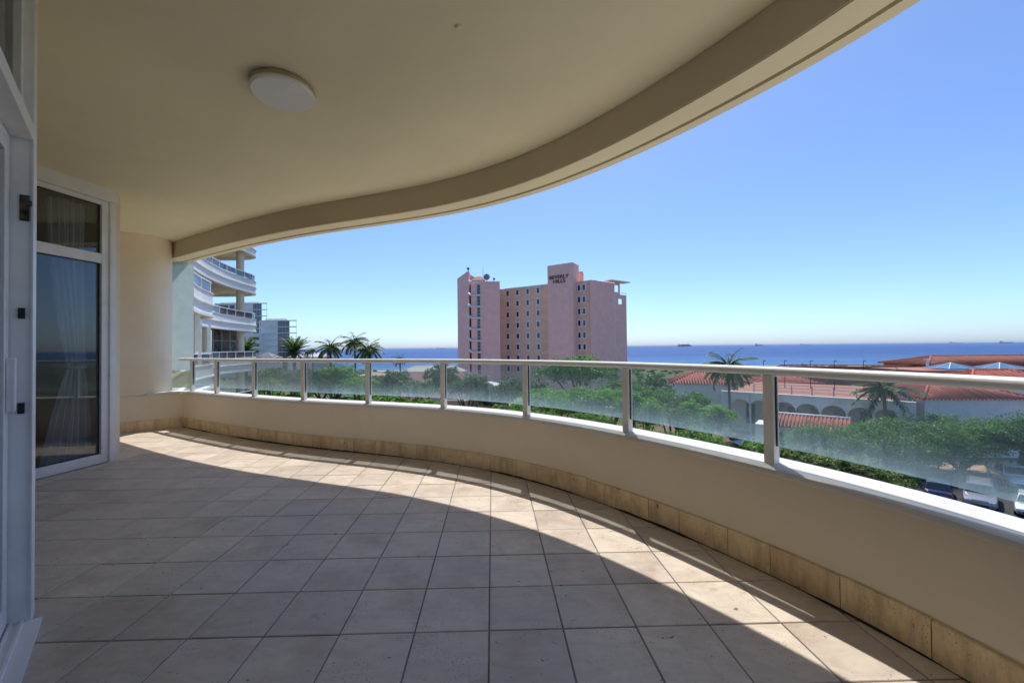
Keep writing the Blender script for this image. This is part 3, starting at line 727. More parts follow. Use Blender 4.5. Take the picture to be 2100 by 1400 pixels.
LB2 = [(-24.5, 34.9), (-22.3, 34.9), (-21.0, 34.55), (-20.35, 33.9), (-20.05, 32.9), (-19.9, 31.5), (-19.4, 28.6), (-18.2, 25.0), (-16.6, 21.6), (-15.2, 19.6)]
w1, C1, N1 = wing(LB1, (-2, -1, 0, 1, 2), [(-9.0, 8.0), (-12.5, 12.0), (-17.0, 17.0)], 'curved balcony tiers of the near wing beside the privacy screen', (-14.0, 15.0, GZ), (0,))
w2, C2, N2 = wing(LB2, (-2, -1, 0, 1, 2, 3), [(-18.5, 20.5), (-24.0, 26.0), (-27.0, 33.0)], 'curved balcony tiers of the far wing with round columns', (-24.0, 28.0, GZ), (0,))
def facade_strip(w, a, b, levels, bays, mat_g):
    a, b = np.array(a), np.array(b); t_ = (b - a) / np.linalg.norm(b - a); L = np.linalg.norm(b - a); n_ = np.array([t_[1], -t_[0]]); rz = math.atan2(t_[1], t_[0])
    for k in levels:
        z = k * STOREY
        wl = MB(); wl.prism([tuple(a), tuple(b), tuple(b - n_ * 0.2), tuple(a - n_ * 0.2)], z - 0.02, z + STOREY - 0.27)
        wlo = wl.build('wall', M['wing_in'], w)
        for q in range(bays):
            c = a + t_ * (L * (q + 0.5) / bays) + n_ * 0.06
            bw = L / bays * 0.86
            f = MB().box((c[0], c[1], z + 1.15), (bw, 0.10, 2.26), rz).build('window', M['frame'], w)
            for s in (-0.25, 0.25):
                e = c + t_ * bw * s + n_ * 0.054
                MB().box((e[0], e[1], z + 1.15), (bw * 0.46, 0.012, 2.12), rz).build('pane', mat_g, f)
M['mirrorglass'] = mat_plain('sky_reflecting_glass', (0.42, 0.52, 0.60), 0.06, 0.1, 0.4, metal=0.75, spec=0.5)
facade_strip(w2, (-17.6, 19.5), (-22.6, 27.0), (-2, -1, 0, 1, 2), 4, M['mirrorglass'])
facade_strip(w2, (-22.6, 27.0), (-24.6, 34.3), (-2, -1, 0, 1, 2), 3, M['mirrorglass'])
facade_strip(w1, (-9.2, 8.6), (-12.9, 13.6), (-2, -1, 0, 1), 3, M['mirrorglass'])
facade_strip(w1, (-12.9, 13.6), (-16.4, 18.0), (-2, -1, 0, 1), 3, M['mirrorglass'])
def column(w, c, levels, r=0.28):
    for k in levels: MB().tube([(c[0], c[1], k * STOREY - 0.01), (c[0], c[1], k * STOREY + STOREY - 0.275)], r, 20).build('column', M['wing_in'], w, smooth='auto')
column(w2, (-20.72, 32.4), (-2, -1, 0, 1, 2))
column(w2, (-18.75, 25.9), (-2, -1, 0), 0.26)
# glazed end room at the far wing's lowest visible tier
ga, gb = np.array(pt(436, 30.2)), np.array(pt(486, 33.6)); gt = (gb - ga) / np.linalg.norm(gb - ga); gl_ = np.linalg.norm(gb - ga); grz = math.atan2(gt[1], gt[0])
fr = MB()
for q in range(4):
    c = ga + gt * gl_ * q / 3; fr.box((c[0], c[1], 1.42), (0.09, 0.09, 2.80), grz)
for z in (0.06, 1.86, 2.78): fr.bar((*ga, z), (*gb, z), 0.07, 0.08)
gf = fr.build('glazed_screen', M['lamp_rim'], w2)
for q in range(3):
    c = ga + gt * gl_ * (q + 0.5) / 3; MB().box((c[0], c[1], 1.42), (gl_ / 3 - 0.1, 0.012, 2.70), grz).build('pane', M['glass_far'], gf)
# privacy screens and piers under the near wing
for (pa, pb, D, z1, mt, nm, par) in ((380, 392.5, 13.3, 2.58, 'frost', 'screen_pane', w1), (392.5, 406, 16.2, 2.60, 'wing_in', 'pier', w1), (406, 415, 19.6, 2.59, 'frost', 'screen_pane', w2), (425, 433, 25.5, 2.59, 'frost', 'screen_pane', w2), (380, 392, 13.6, -0.52, 'frost', 'screen_pane', w1)):
    a, b = pt(pa, D), pt(pb, D + 0.02); z0 = 0.02 if z1 > 0 else -3.05
    MB().box(((a[0] + b[0]) / 2, D, (z0 + z1) / 2), (b[0] - a[0], 0.02 if mt == 'frost' else 0.3, z1 - z0)).build(nm, M[mt], par)

# ------------------------------------------------------------------ pink hotel
hz0 = gz(110) - 1.5
hotel = thing('hotel', (*pt(1100, 112), hz0), 'tall pink and salmon hotel with the words BEVERLY HILLS on its tower', 'building')
def vol(name, pts, z1, mat, ztop=None, z0=hz0): return MB().prism([pt(*p) for p in pts], z0, z1, ztop).build(name, M[mat], hotel)
Zl, Zt, Zc = 18.9, 17.95, 22.4
vol('stair_tower', [(939, 120), (963, 113.6), (966, 117), (985, 121), (985, 132), (939, 132)], 22.0, 'pink', [21.4, 22.6, 22.0, 21.0, 21.0, 21.2])
vol('left_block', [(967, 112.4), (985, 111.2), (1026, 111.6), (1026.5, 121), (967, 121)], Zl, 'pink')
vol('bedroom_wing', [(1026, 118.4), (1038, 118.2), (1126, 110.2), (1135, 124), (1030, 130)], Zt, 'salmon')
vol('sign_tower', [(1124.5, 107.6), (1176.5, 103.2), (1189, 107.5), (1140, 113.5)], Zc, 'pink')
vol('lift_room', [(1186, 108.8), (1197, 108.2), (1199, 112), (1188, 113)], 21.0, 'pink')
vol('corner_bay', [(1178, 105.6), (1183, 106.2), (1210.5, 104.2), (1225, 116), (1180, 116)], Zt, 'salmon')
gable = vol('gable_block', [(1210.8, 103.6), (1262, 110.0), (1262, 122), (1212, 118)], 18.0, 'pink')
zg = lambda y: zy(1274, y, 111.8)
def fin(a, b, z0, z1, nm='gable_fin'):
    da, db = (110.0 + (x - 1262) * 0.125 for x in (a, b))
    MB().prism([pt(a, da), pt(b, db), pt(b, db + 0.45), pt(a, da + 0.45)], z0, z1).build(nm, M['pink'], hotel)
fin(1262.05, 1286, hz0, zg(624)); fin(1262.05, 1269.5, zg(624) + 0.002, zg(613)); fin(1276, 1286, zg(624) + 0.002, zg(613)); fin(1262.05, 1286, zg(613) + 0.002, zg(604.5))
fin(1262.05, 1273, zg(604.5) + 0.002, zg(600)); fin(1269.2, 1273, zg(600) + 0.002, zg(586)); fin(1262.05, 1273, zg(586) + 0.002, zg(580))
a, b = at(1246, 580, 108.4), at(1285, 583, 113.0); MB().bar((a.x, a.y, zg(580) + 0.14), (b.x, b.y, zg(580) + 0.14), 2.6, 0.22).build('roof_slab', M['trim'], hotel)
a, b = at(1273.5, 600, 111.5), at(1285, 600, 112.9); MB().bar((a.x, a.y, zg(601)), (b.x, b.y, zg(601)), 0.12, 0.12).build('terrace_rail', M['trim'], hotel)
def wall_frame(p0, p1):
    a, b = np.array(pt(*p0)), np.array(pt(*p1)); t_ = (b - a) / np.linalg.norm(b - a); n_ = np.array([t_[1], -t_[0]])
    if n_[1] > 0: n_ = -n_
    return a, t_, n_, np.linalg.norm(b - a), math.atan2(t_[1], t_[0])
def s_of(fr_, px):
    a, t_, n_, L, rz = fr_; k = (px - CX) / F_PX           # plan ray through that picture column
    return (k * a[1] - a[0]) / (t_[0] - k * t_[1])
def hwin(fr_, px, z, w, h, panes=1, fw_=0.28):
    a, t_, n_, L, rz = fr_; c = a + t_ * s_of(fr_, px)
    f = MB().box((*(c + n_ * 0.05), z), (w + 2 * fw_, 0.22, h + 2 * fw_), rz).build('window', M['trim'], hotel)
    for q in range(panes):
        zz = z - h / 2 + h * (q + 0.5) / panes
        MB().box((*(c + n_ * 0.158), zz), (w, 0.02, h / panes - 0.06), rz).build('pane', M['dkglass'], f)
    return f
def band(fr_, z, h=0.16, proud=0.12, px0=None, px1=None, name='string_course', mat='trim'):
    a, t_, n_, L, rz = fr_; s0 = 0.02 if px0 is None else s_of(fr_, px0); s1 = L - 0.02 if px1 is None else s_of(fr_, px1)
    p = a + t_ * s0 + n_ * (proud / 2 + 0.004); q = a + t_ * s1 + n_ * (proud / 2 + 0.004)
    MB().bar((*p, z), (*q, z), proud, h).build(name, M[mat], hotel)
FM = wall_frame((1038, 118.2), (1126, 110.2))
zs = [16.55 - 3.08 * i for i in range(9)]
for i, z in enumerate(zs):
    for px in (1042.8, 1062.8, 1083.6, 1105):
        hwin(FM, px, z, 0.75, 1.45)
    band(FM, z - 1.42, 0.13); band(FM, z - 1.98 + 0.0, 0.10)
    F0 = wall_frame((1026.5, 118.4), (1038, 118.2)); band(F0, z - 1.42, 0.13); band(F0, z - 1.98, 0.10)
band(FM, 17.85, 0.35, 0.35, name='cornice')
FB = wall_frame((1183, 106.2), (1210.5, 104.2))
for i in range(9):
    z = 16.25 - 3.05 * i
    for px in (1189.0, 1199.2): hwin(FB, px, z, 0.62, 1.45)
    band(FB, z - 1.42, 0.12, px0=1184.5, px1=1209)
FLt = wall_frame((985, 111.2), (1026, 111.6)); FLs = wall_frame((967, 112.4), (985, 111.2))
for i in range(9):
    z = 16.9 - 3.1 * i
    hwin(FLs, 983.0, z, 0.95, 2.55, 3, 0.05)
    # ribbed stair landings with upturned ends
    p = np.array(pt(961.5, 112.6)); q = np.array(pt(968, 111.6)); r_ = np.array(pt(990.5, 110.9))
    MB().bar((*p, z - 0.75), (*q, z - 1.55), 0.8, 0.30).bar((*q, z - 1.55), (*r_, z - 1.6), 0.8, 0.26).build('landing', M['trim'], hotel)
band(FLt, Zl + 0.05, 0.28, 0.4, name='cornice'); 
p = np.array(pt(962, 112.8)); q = np.array(pt(968, 111.6)); r_ = np.array(pt(991, 111.0))
MB().bar((*p, Zl + 0.7), (*q, Zl + 0.15), 0.5, 0.4).bar((*q, Zl + 0.15), (*r_, Zl + 0.1), 0.5, 0.4).build('roof_canopy', M['trim'], hotel)
# grouped vents beside the sign tower
FT_ = wall_frame((1176.5, 103.2), (1183, 105.8))
for i in range(7): 
    a, t_, n_, L, rz = FT_; c = a + t_ * (L * 0.35); MB().box((*(c + n_ * 0.03), 14.2 - 3.05 * i), (0.5, 0.08, 1.9), rz).build('vent_panel', M['salmon'], hotel)
# small tiled roof, dishes and mast
rf = MB(); c = np.array(pt(984, 118)); 
rf.add([(c[0] - 2.4, c[1] - 2, 20.2), (c[0] + 1.8, c[1] - 2, 20.2), (c[0] + 1.8, c[1] + 3, 20.2), (c[0] - 2.4, c[1] + 3, 20.2), (c[0] - 0.8, c[1] + 0.5, 21.7), (c[0] + 0.6, c[1] + 0.5, 21.7)], [(0, 1, 5, 4), (1, 2, 5), (2, 3, 4, 5), (3, 0, 4), (3, 2, 1, 0)])
rf.build('tiled_roof', M['redroof'], hotel)
for px, py, D, r in ((998, 568, 114, 0.9), (1013, 572, 113.5, 0.35), (960, 551, 114.5, 0.4)):
    c = at(px, py, D); dsh = MB(); n = 14; vs_ = [(c.x, c.y + 0.25 * r, c.z)]
    for k in range(n): a = 2 * math.pi * k / n; vs_.append((c.x + r * math.cos(a), c.y - 0.05 * r, c.z + r * math.sin(a)))
    dsh.add(vs_, [(0, 1 + k, 1 + (k + 1) % n) for k in range(n)]); dsh.tube([(c.x, c.y + 0.25 * r, c.z), (c.x, c.y + 0.3, Zl - 0.1 if py > 560 else 22.3)], 0.06, 6); dsh.build('satellite_dish', M['greyroof'], hotel, fix=False)
MB().tube([(*pt(992, 117), 21.0), (*pt(992, 117), 24.0)], 0.05, 6).build('mast', M['greyroof'], hotel)
for px, w_ in ((1216, 5), (1206, 2)):
    c = at(px, 573, 108); MB().box((c.x, c.y, 18.2), (size(w_ * 2, 108), 1.5, 0.5)).build('roof_plant', M['greyroof'], hotel)
# sign
FS = wall_frame((1124.5, 107.6), (1176.5, 103.2))
def sign(text, px0, px1, z, h):
    cu = bpy.data.curves.new('sign', 'FONT'); cu.body = text; cu.extrude = 0.06; cu.offset = 0.012
    tmp = bpy.data.objects.new('sign', cu); COL.objects.link(tmp)
    dg = bpy.context.evaluated_depsgraph_get(); me = bpy.data.meshes.new_from_object(tmp.evaluated_get(dg)); bpy.data.objects.remove(tmp)
    xs_ = [v.co.x for v in me.vertices]; ys_ = [v.co.y for v in me.vertices]; x0, x1, y0, y1 = min(xs_), max(xs_), min(ys_), max(ys_)
    a, t_, n_, L, rz = FS; s0, s1 = s_of(FS, px0), s_of(FS, px1)
    out = []
    for v in me.vertices:
        s = s0 + (s1 - s0) * (v.co.x - x0) / (x1 - x0); zz = z + h * ((v.co.y - y0) / (y1 - y0) - 0.5); p = a + t_ * s + n_ * (0.10 + v.co.z)
        out.append(Vector((p[0], p[1], zz)) - hotel.location)
    for v, q in zip(me.vertices, out): v.co = q
    me.materials.clear(); me.materials.append(M['letters']); return link('sign_lettering', me, hotel)
sign('BEVERLY', 1128.5, 1168.5, 19.15, 0.92); sign('HILLS', 1136.5, 1161, 18.0, 0.92)

# ------------------------------------------------------------------ far white apartment blocks
def far_block(name, label, D, floors, ztop, h, x0, xg0, xg1, xp, left_windows, dpth=16):
    b = thing(name, (*pt((x0 + xp) / 2, D), gz(D)), label, 'building')
    p = lambda px, d=0: pt(px, D + d)
    MB().prism([p(x0), p(xg0), p(xg0, dpth), p(x0, dpth)], gz(D), ztop).build('wall', M['wht'], b)
    MB().prism([p(xg0 + 0.05, 0.6), p(xg1, 0.6), p(xg1, dpth), p(xg0 + 0.05, dpth)], gz(D), ztop - 0.6).build('core', M['wht'], b)
    for i in range(floors):
        z = ztop - h * (i + 1)
        a = p(x0, -0.9); MB().prism([p(x0, -0.5), p(xp, -0.5), p(xp, 1.8), p(x0, 1.8)], z + h - 0.25, z + h + 0.12).build('floor_slab', M['trim'], b)
        g = MB().prism([p(xg0 + 0.4, 0.25), p(xg1, 0.25), p(xg1, 0.58), p(xg0 + 0.4, 0.58)], z + 0.15, z + h - 0.3).build('window', M['blglass'], b)
        for q in np.linspace(xg0 + 2, xg1 - 0.5, 4): MB().prism([p(q, 0.15), p(q + 0.5, 0.15), p(q + 0.5, 0.249), p(q, 0.249)], z + 0.15, z + h - 0.3).build('mullion', M['trim'], g)
        for (l0, l1) in left_windows: MB().prism([p(l0, -0.06), p(l1, -0.06), p(l1, 0.05), p(l0, 0.05)], z + 0.5, z + h - 0.9).build('window', M['dkglass'], b)
        MB().prism([p(xp - 1.2, -0.3), p(xp - 0.5, -0.3), p(xp - 0.5, 0.2), p(xp - 1.2, 0.2)], z + 0.13, z + h - 0.26).build('post', M['trim'], b)
    MB().prism([p(x0 + 12, 3), p(xg1 - 5, 3), p(xg1 - 5, 9), p(x0 + 12, 9)], ztop + 0.121, ztop + 1.2).build('roof_room', M['wht'], b)
    return b
far_block('apartment_block', 'white apartment block with blue glass corner behind the date palm', 205, 9, zy(570, 657, 205), 3.15, 532, 569.5, 594, 608.5, [(533.5, 534.5)])
far_block('apartment_block', 'taller white apartment block partly hidden by the far balcony wing', 240, 11, zy(500, 622, 240), 3.7, 440, 519, 537, 548, [(450, 468), (471, 481)])
b3 = thing('apartment_annexe', (*pt(515, 200), gz(200)), 'plain white annexe with small dark windows between column and block', 'building')
MB().prism([pt(496, 201), pt(531.5, 201), (pt(531.5, 201)[0], 212), (pt(496, 201)[0], 212)], gz(200), zy(515, 684, 201)).build('wall', M['wht'], b3)
for i in range(5):
    for (l0, l1) in ((497.5, 502), (512, 531)): 
        z = zy(515, 694 + 13.2 * i, 201); MB().box(((pt(l0, 200.9)[0] + pt(l1, 200.9)[0]) / 2, 200.95, z), (pt(l1, 200.9)[0] - pt(l0, 200.9)[0], 0.15, 1.4)).build('window', M['dkglass'], b3)
# low roofs among the palms
def hip(cx, cy, L, Wd, rz, ze, zr, mat, parent, name='roof', ribs=0.0, over=0.0):
    """hipped roof; ribs > 0 adds rows of half-round tile ridges down every slope"""
    cs, sn = math.cos(rz), math.sin(rz); T = lambda x, y, z: (cx + x * cs - y * sn, cy + x * sn + y * cs, z)
    hl, hw = L / 2 + over, Wd / 2 + over; r = max(0.05, hl - hw)
    b = MB(); b.add([T(-hl, -hw, ze), T(hl, -hw, ze), T(hl, hw, ze), T(-hl, hw, ze), T(-r, 0, zr), T(r, 0, zr)], [(0, 1, 5, 4), (1, 2, 5), (2, 3, 4, 5), (3, 0, 4), (3, 2, 1, 0)])
    o = b.build(name, M[mat], parent)
    if ribs:
        k = MB(); x = -hl + ribs / 2; up = 0.035
        def rib(a, b_):
            a, b_ = Vector(a) + Vector((0, 0, up)), Vector(b_) + Vector((0, 0, up)); k.tube([a, b_], ribs * 0.27, 5, True)
        while x < hl:
            f = min(1.0, (hl - abs(x)) / max(1e-3, hl - r)) if abs(x) > r else 1.0
            for sg in (-1, 1): rib(T(x, sg * hw, ze), T(x, sg * hw * (1 - f), ze + (zr - ze) * f))
            x += ribs
        y = -hw + ribs / 2
        while y < hw:
            f = 1 - abs(y) / hw
            for sg in (-1, 1): rib(T(sg * hl, y, ze), T(sg * (hl - (hl - r) * f), y, ze + (zr - ze) * f))
            y += ribs
        tag(k.build('tile_rows', M[mat], o, smooth=True), None, None, None, 'stuff')
        rg = MB()
        for a, b_ in (((-r, 0, zr), (r, 0, zr)), ((-hl, -hw, ze), (-r, 0, zr)), ((-hl, hw, ze), (-r, 0, zr)), ((hl, -hw, ze), (r, 0, zr)), ((hl, hw, ze), (r, 0, zr))):
            pa, pb = Vector(T(*a)), Vector(T(*b_)); pa.z += 0.06; pb.z += 0.06; rg.tube([pa, pb], ribs * 0.36, 6)
        rg.build('ridge_tiles', M[mat], o, smooth=True)
    return o
def house(name, label, cx, cy, L, Wd, rz, z0, ze, zr, wall, roof, ribs=0.0, over=0.4, group=None):
    h = thing(name, (cx, cy, z0), label, 'building', group, 0.0)
    MB().box((cx, cy, (z0 + ze) / 2), (L, Wd, ze - z0 - 0.004), rz).build('wall', M[wall], h)
    hip(cx, cy, L, Wd, rz, ze, zr, roof, h, 'roof', ribs, over); return h
p = at(548, 735, 130); house('low_house', 'low house with a dark grey roof below the white blocks', p.x, 130, 6.5, 6, 0, gz(130), p.z + 0.2, zy(548, 722, 130), 'wht', 'greyroof')
p = at(638, 733, 150); house('beach_hall', 'long low hall with a pale sheet roof behind the palms', p.x, 150, 14, 6, 0.1, gz(150), p.z + 0.3, zy(638, 723, 150), 'wht', 'paleroof')
p = at(765, 770, 85); house('beach_kiosk', 'small salmon flat roofed kiosk among the green trees', p.x, 85, 5.0, 4, 0.1, gz(85), p.z + 0.15, p.z + 0.7, 'salmon', 'paving')
p = at(890, 765, 100); house('hotel_pavilion', 'long low pink pavilion with a pale roof beside the hotel', p.x, 100, 15, 6, 0.0, gz(100), p.z + 0.6, p.z + 1.9, 'pink', 'kerb')
p = at(1003, 795, 90); house('hotel_porch', 'small pale porch roof at the foot of the hotel', p.x, 90, 5, 4, 0.1, gz(90), p.z + 0.7, p.z + 1.4, 'wht', 'paleroof')

# ------------------------------------------------------------------ white arcaded building with clay roofs
arc_a, arc_b = np.array(pt(1478, 60.2)), np.array(pt(1876, 46.4))
at_ = (arc_b - arc_a) / np.linalg.norm(arc_b - arc_a); an = np.array([at_[1], -at_[0]]); an = -an if an[1] > 0 else an
AL = np.linalg.norm(arc_b - arc_a); arz = math.atan2(at_[1], at_[0])
ab = thing('arcade_building', (*(arc_a + at_ * AL / 2), GZ), 'long white arcaded building with round arches and flat roof terrace', 'building')
FA = (arc_a, at_, an, AL, arz)
def arched_wall(fr_, z0, z1, arches, th, name, mat, parent):
    a, t_, n_, L, rz = fr_; b = MB()
    P = lambda s, z, d: (*(a + t_ * s - n_ * d), z)
    cur = 0.0
    def panel(q):   # polygon of (s, z) on the front, its back twin
        n = len(q); b.add([P(s, z, 0) for s, z in q] + [P(s, z, th) for s, z in q], [tuple(range(n)), tuple(range(n, 2 * n))[::-1]])
    for (c, w, zs_, zb) in arches:
        panel([(cur, z0), (c - w / 2, z0), (c - w / 2, z1), (cur, z1)])
        if zb > z0: panel([(c - w / 2, z0), (c + w / 2, z0), (c + w / 2, zb), (c - w / 2, zb)]); b.add([P(c - w / 2, zb, 0), P(c + w / 2, zb, 0), P(c + w / 2, zb, th), P(c - w / 2, zb, th)], [(0, 1, 2, 3)])
        n = 12; pts_ = [(c - w / 2 * math.cos(math.pi * k / n), zs_ + w / 2 * math.sin(math.pi * k / n)) for k in range(n + 1)]
        for (s0, q0), (s1, q1) in zip(pts_, pts_[1:]): panel([(s0, q0), (s1, q1), (s1, z1), (s0, z1)])
        edge = [(c - w / 2, zb)] + pts_ + [(c + w / 2, zb)]
        for (s0, q0), (s1, q1) in zip(edge, edge[1:]): b.add([P(s0, q0, 0), P(s1, q1, 0), P(s1, q1, th), P(s0, q0, th)], [(0, 1, 2, 3)])
        cur = c + w / 2
    panel([(cur, z0), (L, z0), (L, z1), (cur, z1)])
    b.add([P(0, z1, 0), P(L, z1, 0), P(L, z1, th), P(0, z1, th)], [(0, 1, 2, 3)])
    b.add([P(0, z0, 0), P(0, z1, 0), P(0, z1, th), P(0, z0, th)], [(0, 1, 2, 3)])
    return b.build(name, M[mat], parent, fix=False)
arches = [(s_of(FA, px), 2.5, -7.84, zb) for px, zb in ((1516, GZ), (1555, GZ), (1606, -9.9), (1653, -9.9), (1706, -9.9), (1762, -9.9), (1815, -9.9))]
aw = arched_wall(FA, GZ - 0.3, -5.66, arches, 0.5, 'arcade_wall', 'wht', ab)
MB().bar((*(arc_a + an * 0.06), -5.6), (*(arc_b + an * 0.06), -5.6), 0.55, 0.12).build('coping', M['trim'], ab)
bw = MB(); q0, q1 = arc_a - an * 4.2, arc_b - an * 4.2; bw.prism([tuple(q0), tuple(q1), tuple(q1 - an * 0.3), tuple(q0 - an * 0.3)], GZ - 0.3, -6.1); bw.build('shade_grey_inner_wall', M['room'], ab)  # grey instead of white, painting extra shade into the depth of the arches
MB().prism([tuple(arc_a - an * 0.502), tuple(arc_b - an * 0.502), tuple(arc_b - an * 23), tuple(arc_a - an * 23)], -6.08, -5.82).build('terrace_deck', M['terracotta'], ab)
for (c, w, zs_, zb) in arches:
    e = arc_a + at_ * (c + 0.35) - an * 4.15; MB().box((*e, -9.1), (1.1, 0.08, 2.9), arz).build('doorway', M['dkglass'], ab)
# roof terrace railing and lamps
tr = thing('terrace_railing', (*(arc_a + at_ * 9 - an * 1.7), -5.82), 'thin grey railing along the arcade roof terrace', 'railing')
for z in (-5.30, -4.86, -4.46): MB().bar((*(arc_a + at_ * 3.8 - an * 1.7), z), (*(arc_b - at_ * 0.7 - an * 1.7), z), 0.055, 0.055).build('rail', M['kerb'], tr)
for q in range(8):
    c = arc_a + at_ * (3.8 + (AL - 4.5) * q / 7) - an * 1.7; MB().box((*c, -5.13), (0.12, 0.12, 1.37), arz).build('post', M['kerb'], tr)
for px, D in ((1565, 66), (1608, 65), (1661, 64), (1710, 62), (1770, 61)):
    c = pt(px, D); zt = zy(px, 739, D)
    lp = thing('terrace_lamp', (*c, -5.82), 'slim dark lamp pole on the arcade roof terrace', 'lamp', 'lamp poles on the roof terrace')
    MB().tube([(*c, -5.82), (*c, zt - 0.1)], [0.06, 0.04], 6).build('pole', M['black'], lp); MB().tube([(*c, zt - 0.1), (c[0] + 0.07, c[1], zt), (c[0] + 0.4, c[1], zt - 0.1)], [0.05, 0.06, 0.04], 6).build('head', M['black'], lp)
# clay roofed parts behind and beside the arcade
p = at(1452, 787, 66.7); house('clay_roof_house', 'white house with clay hip roof beside the arcade and palm', p.x, 69.6, 9.0, 7.5, -0.35, GZ, p.z + 0.1, zy(1450, 763, 68.9), 'wht', 'redroof', 0.42)
p = at(1620, 790, 75.4); house('clay_roof_lodge', 'low lodge with an orange clay roof behind the terrace railing', p.x, 78.3, 11.6, 7.2, -0.15, -5.82, p.z + 0.2, zy(1620, 770, 78.3), 'terracotta', 'redroof', 0.45)
tw = thing('terracotta_wall', (*pt(1750, 87), -6.5), 'long terracotta parapet wall with red coping below the sea view', 'wall')
MB().prism([pt(1600, 90), pt(1880, 81.2), (pt(1880, 81.2)[0], 82.4), (pt(1600, 90)[0], 91.2)], -8.0, zy(1750, 751, 85.5)).build('wall', M['terracotta'], tw)
MB().bar((*pt(1598, 89.9), zy(1750, 750, 85.5) + 0.15), (*pt(1882, 81.1), zy(1750, 750, 85.5) + 0.15), 0.7, 0.18).build('coping', M['redroof'], tw)
mh = house('clay_roof_hall', 'large terracotta hall with a broad brown clay hip roof', pt(2020, 81.2)[0], 82.6, 27.5, 10.0, -0.06, -8.0, zy(2010, 747, 77.5), zy(2010, 729.5, 82.6), 'terracotta', 'brownroof', 0.55, 0.7)
c = at(1902, 745, 76); MB().tube([(c.x, c.y, c.z - 1.8), (c.x, c.y, c.z + 0.65)], 0.2, 8).box((c.x, c.y, c.z + 0.72), (0.7, 0.7, 0.14)).build('flue', M['trim'], mh)
M['skyglass'] = mat_plain('skylight_glass', (0.10, 0.22, 0.36), 0.15, 0.1, 0.5, spec=0.8)
for px, lb in ((1976, 'blue glass pyramid skylight beside the flue of the clay hall'), (2079, 'blue glass pyramid skylight below the dark tanker')):
    c = at(px, 756, 67.4); ap = at(px, 743.5, 69.3); hw_ = size(34, 67.4)
    sk = thing('skylight_pyramid', (c.x, 69.3, c.z), lb, 'skylight', 'pyramid skylights on the flat roof')
    bs = [(c.x - hw_, 67.1, c.z), (c.x + hw_, 67.1, c.z), (c.x + hw_, 71.5, c.z), (c.x - hw_, 71.5, c.z)]; apx = (c.x, 69.3, ap.z)
    for k in range(4): MB().add([bs[k], bs[(k + 1) % 4], apx], [(0, 1, 2)]).build('glazing', M['skyglass'], sk, fix=False)
    for k in range(4):
        MB().bar(Vector(bs[k]) + Vector((0, 0, .04)), Vector(apx) + Vector((0, 0, .04)), 0.1, 0.1).build('glazing_bar', M['trim'], sk)
        mid = (Vector(bs[k]) + Vector(bs[(k + 1) % 4])) / 2; MB().bar(mid + Vector((0, 0, .04)), Vector(apx) + Vector((0, 0, .04)), 0.07, 0.07).build('glazing_bar', M['trim'], sk)
fr_ = MB().prism([pt(1890, 66), pt(2200, 66), (pt(2200, 66)[0], 75.4), (pt(1890, 66)[0], 75.4)], -7.5, zy(2000, 758, 66.7)); tag(fr_.build('flat_roof_block', M['terracotta'], None), 'terracotta flat roofed block carrying the pyramid skylights', 'building')
p = at(1990, 822, 47.8); house('clay_roof_pavilion', 'white pavilion with low clay hip roof and white hip lines', p.x + 0.1, 51.0, 10.7, 8.1, -0.10, GZ, -5.37, -3.49, 'wht', 'redroof', 0.42, 0.5)
p = at(2130, 800, 52.2); house('clay_roof_annexe', 'white annexe with a higher clay roof beside the pavilion', p.x, 57.3, 13.0, 8.7, -0.1, GZ, -4.72, -2.76, 'wht', 'redroof', 0.42, 0.5)
# gatehouse
gh = thing('gatehouse', (*pt(1640, 45.7), GZ), 'small white gatehouse with a lean-to clay tile roof', 'building')
g0, g1 = np.array(pt(1545, 48.2)), np.array(pt(1735, 42.9)); gtt = (g1 - g0) / np.linalg.norm(g1 - g0); gn = np.array([gtt[1], -gtt[0]]); gn = -gn if gn[1] > 0 else gn
MB().prism([tuple(g0), tuple(g1), tuple(g1 - gn * 3.2), tuple(g0 - gn * 3.2)], GZ, -8.13).build('wall', M['wht'], gh)
r0, r1 = g0 + gtt * 1.9 + gn * 0.5, g1 + gtt * 0.3 + gn * 0.5; u0, u1 = r0 - gn * 2.3, r1 - gn * 2.3
rb = MB().add([(*r0, -8.02), (*r1, -8.02), (*u1, -6.97), (*u0, -6.97), (*r0, -8.11), (*r1, -8.11), (*u1, -8.11), (*u0, -8.11)], [(0, 1, 2, 3), (0, 1, 5, 4), (1, 2, 6, 5), (3, 0, 4, 7), (2, 3, 7, 6)]).build('roof', M['redroof'], gh)
k = MB(); GL = np.linalg.norm(r1 - r0); s = 0.15
while s < GL: k.tube([(*(r0 + gtt * s), -7.97), (*(u0 + gtt * s), -6.92)], 0.10, 5); s += 0.34
tag(k.build('tile_rows', M['redroof'], rb, smooth=True), None, None, None, 'stuff')
MB().tube([(*u0, -6.90), (*u1, -6.90)], 0.14, 6).build('ridge_tiles', M['trim'], rb, smooth=True)
for s in (0.9, 3.8): e = g0 + gtt * (GL * 0.25 + s) + gn * 0.01; MB().box((*e, -9.6), (1.3, 0.08, 1.5), math.atan2(gtt[1], gtt[0])).build('window', M['dkglass'], gh)

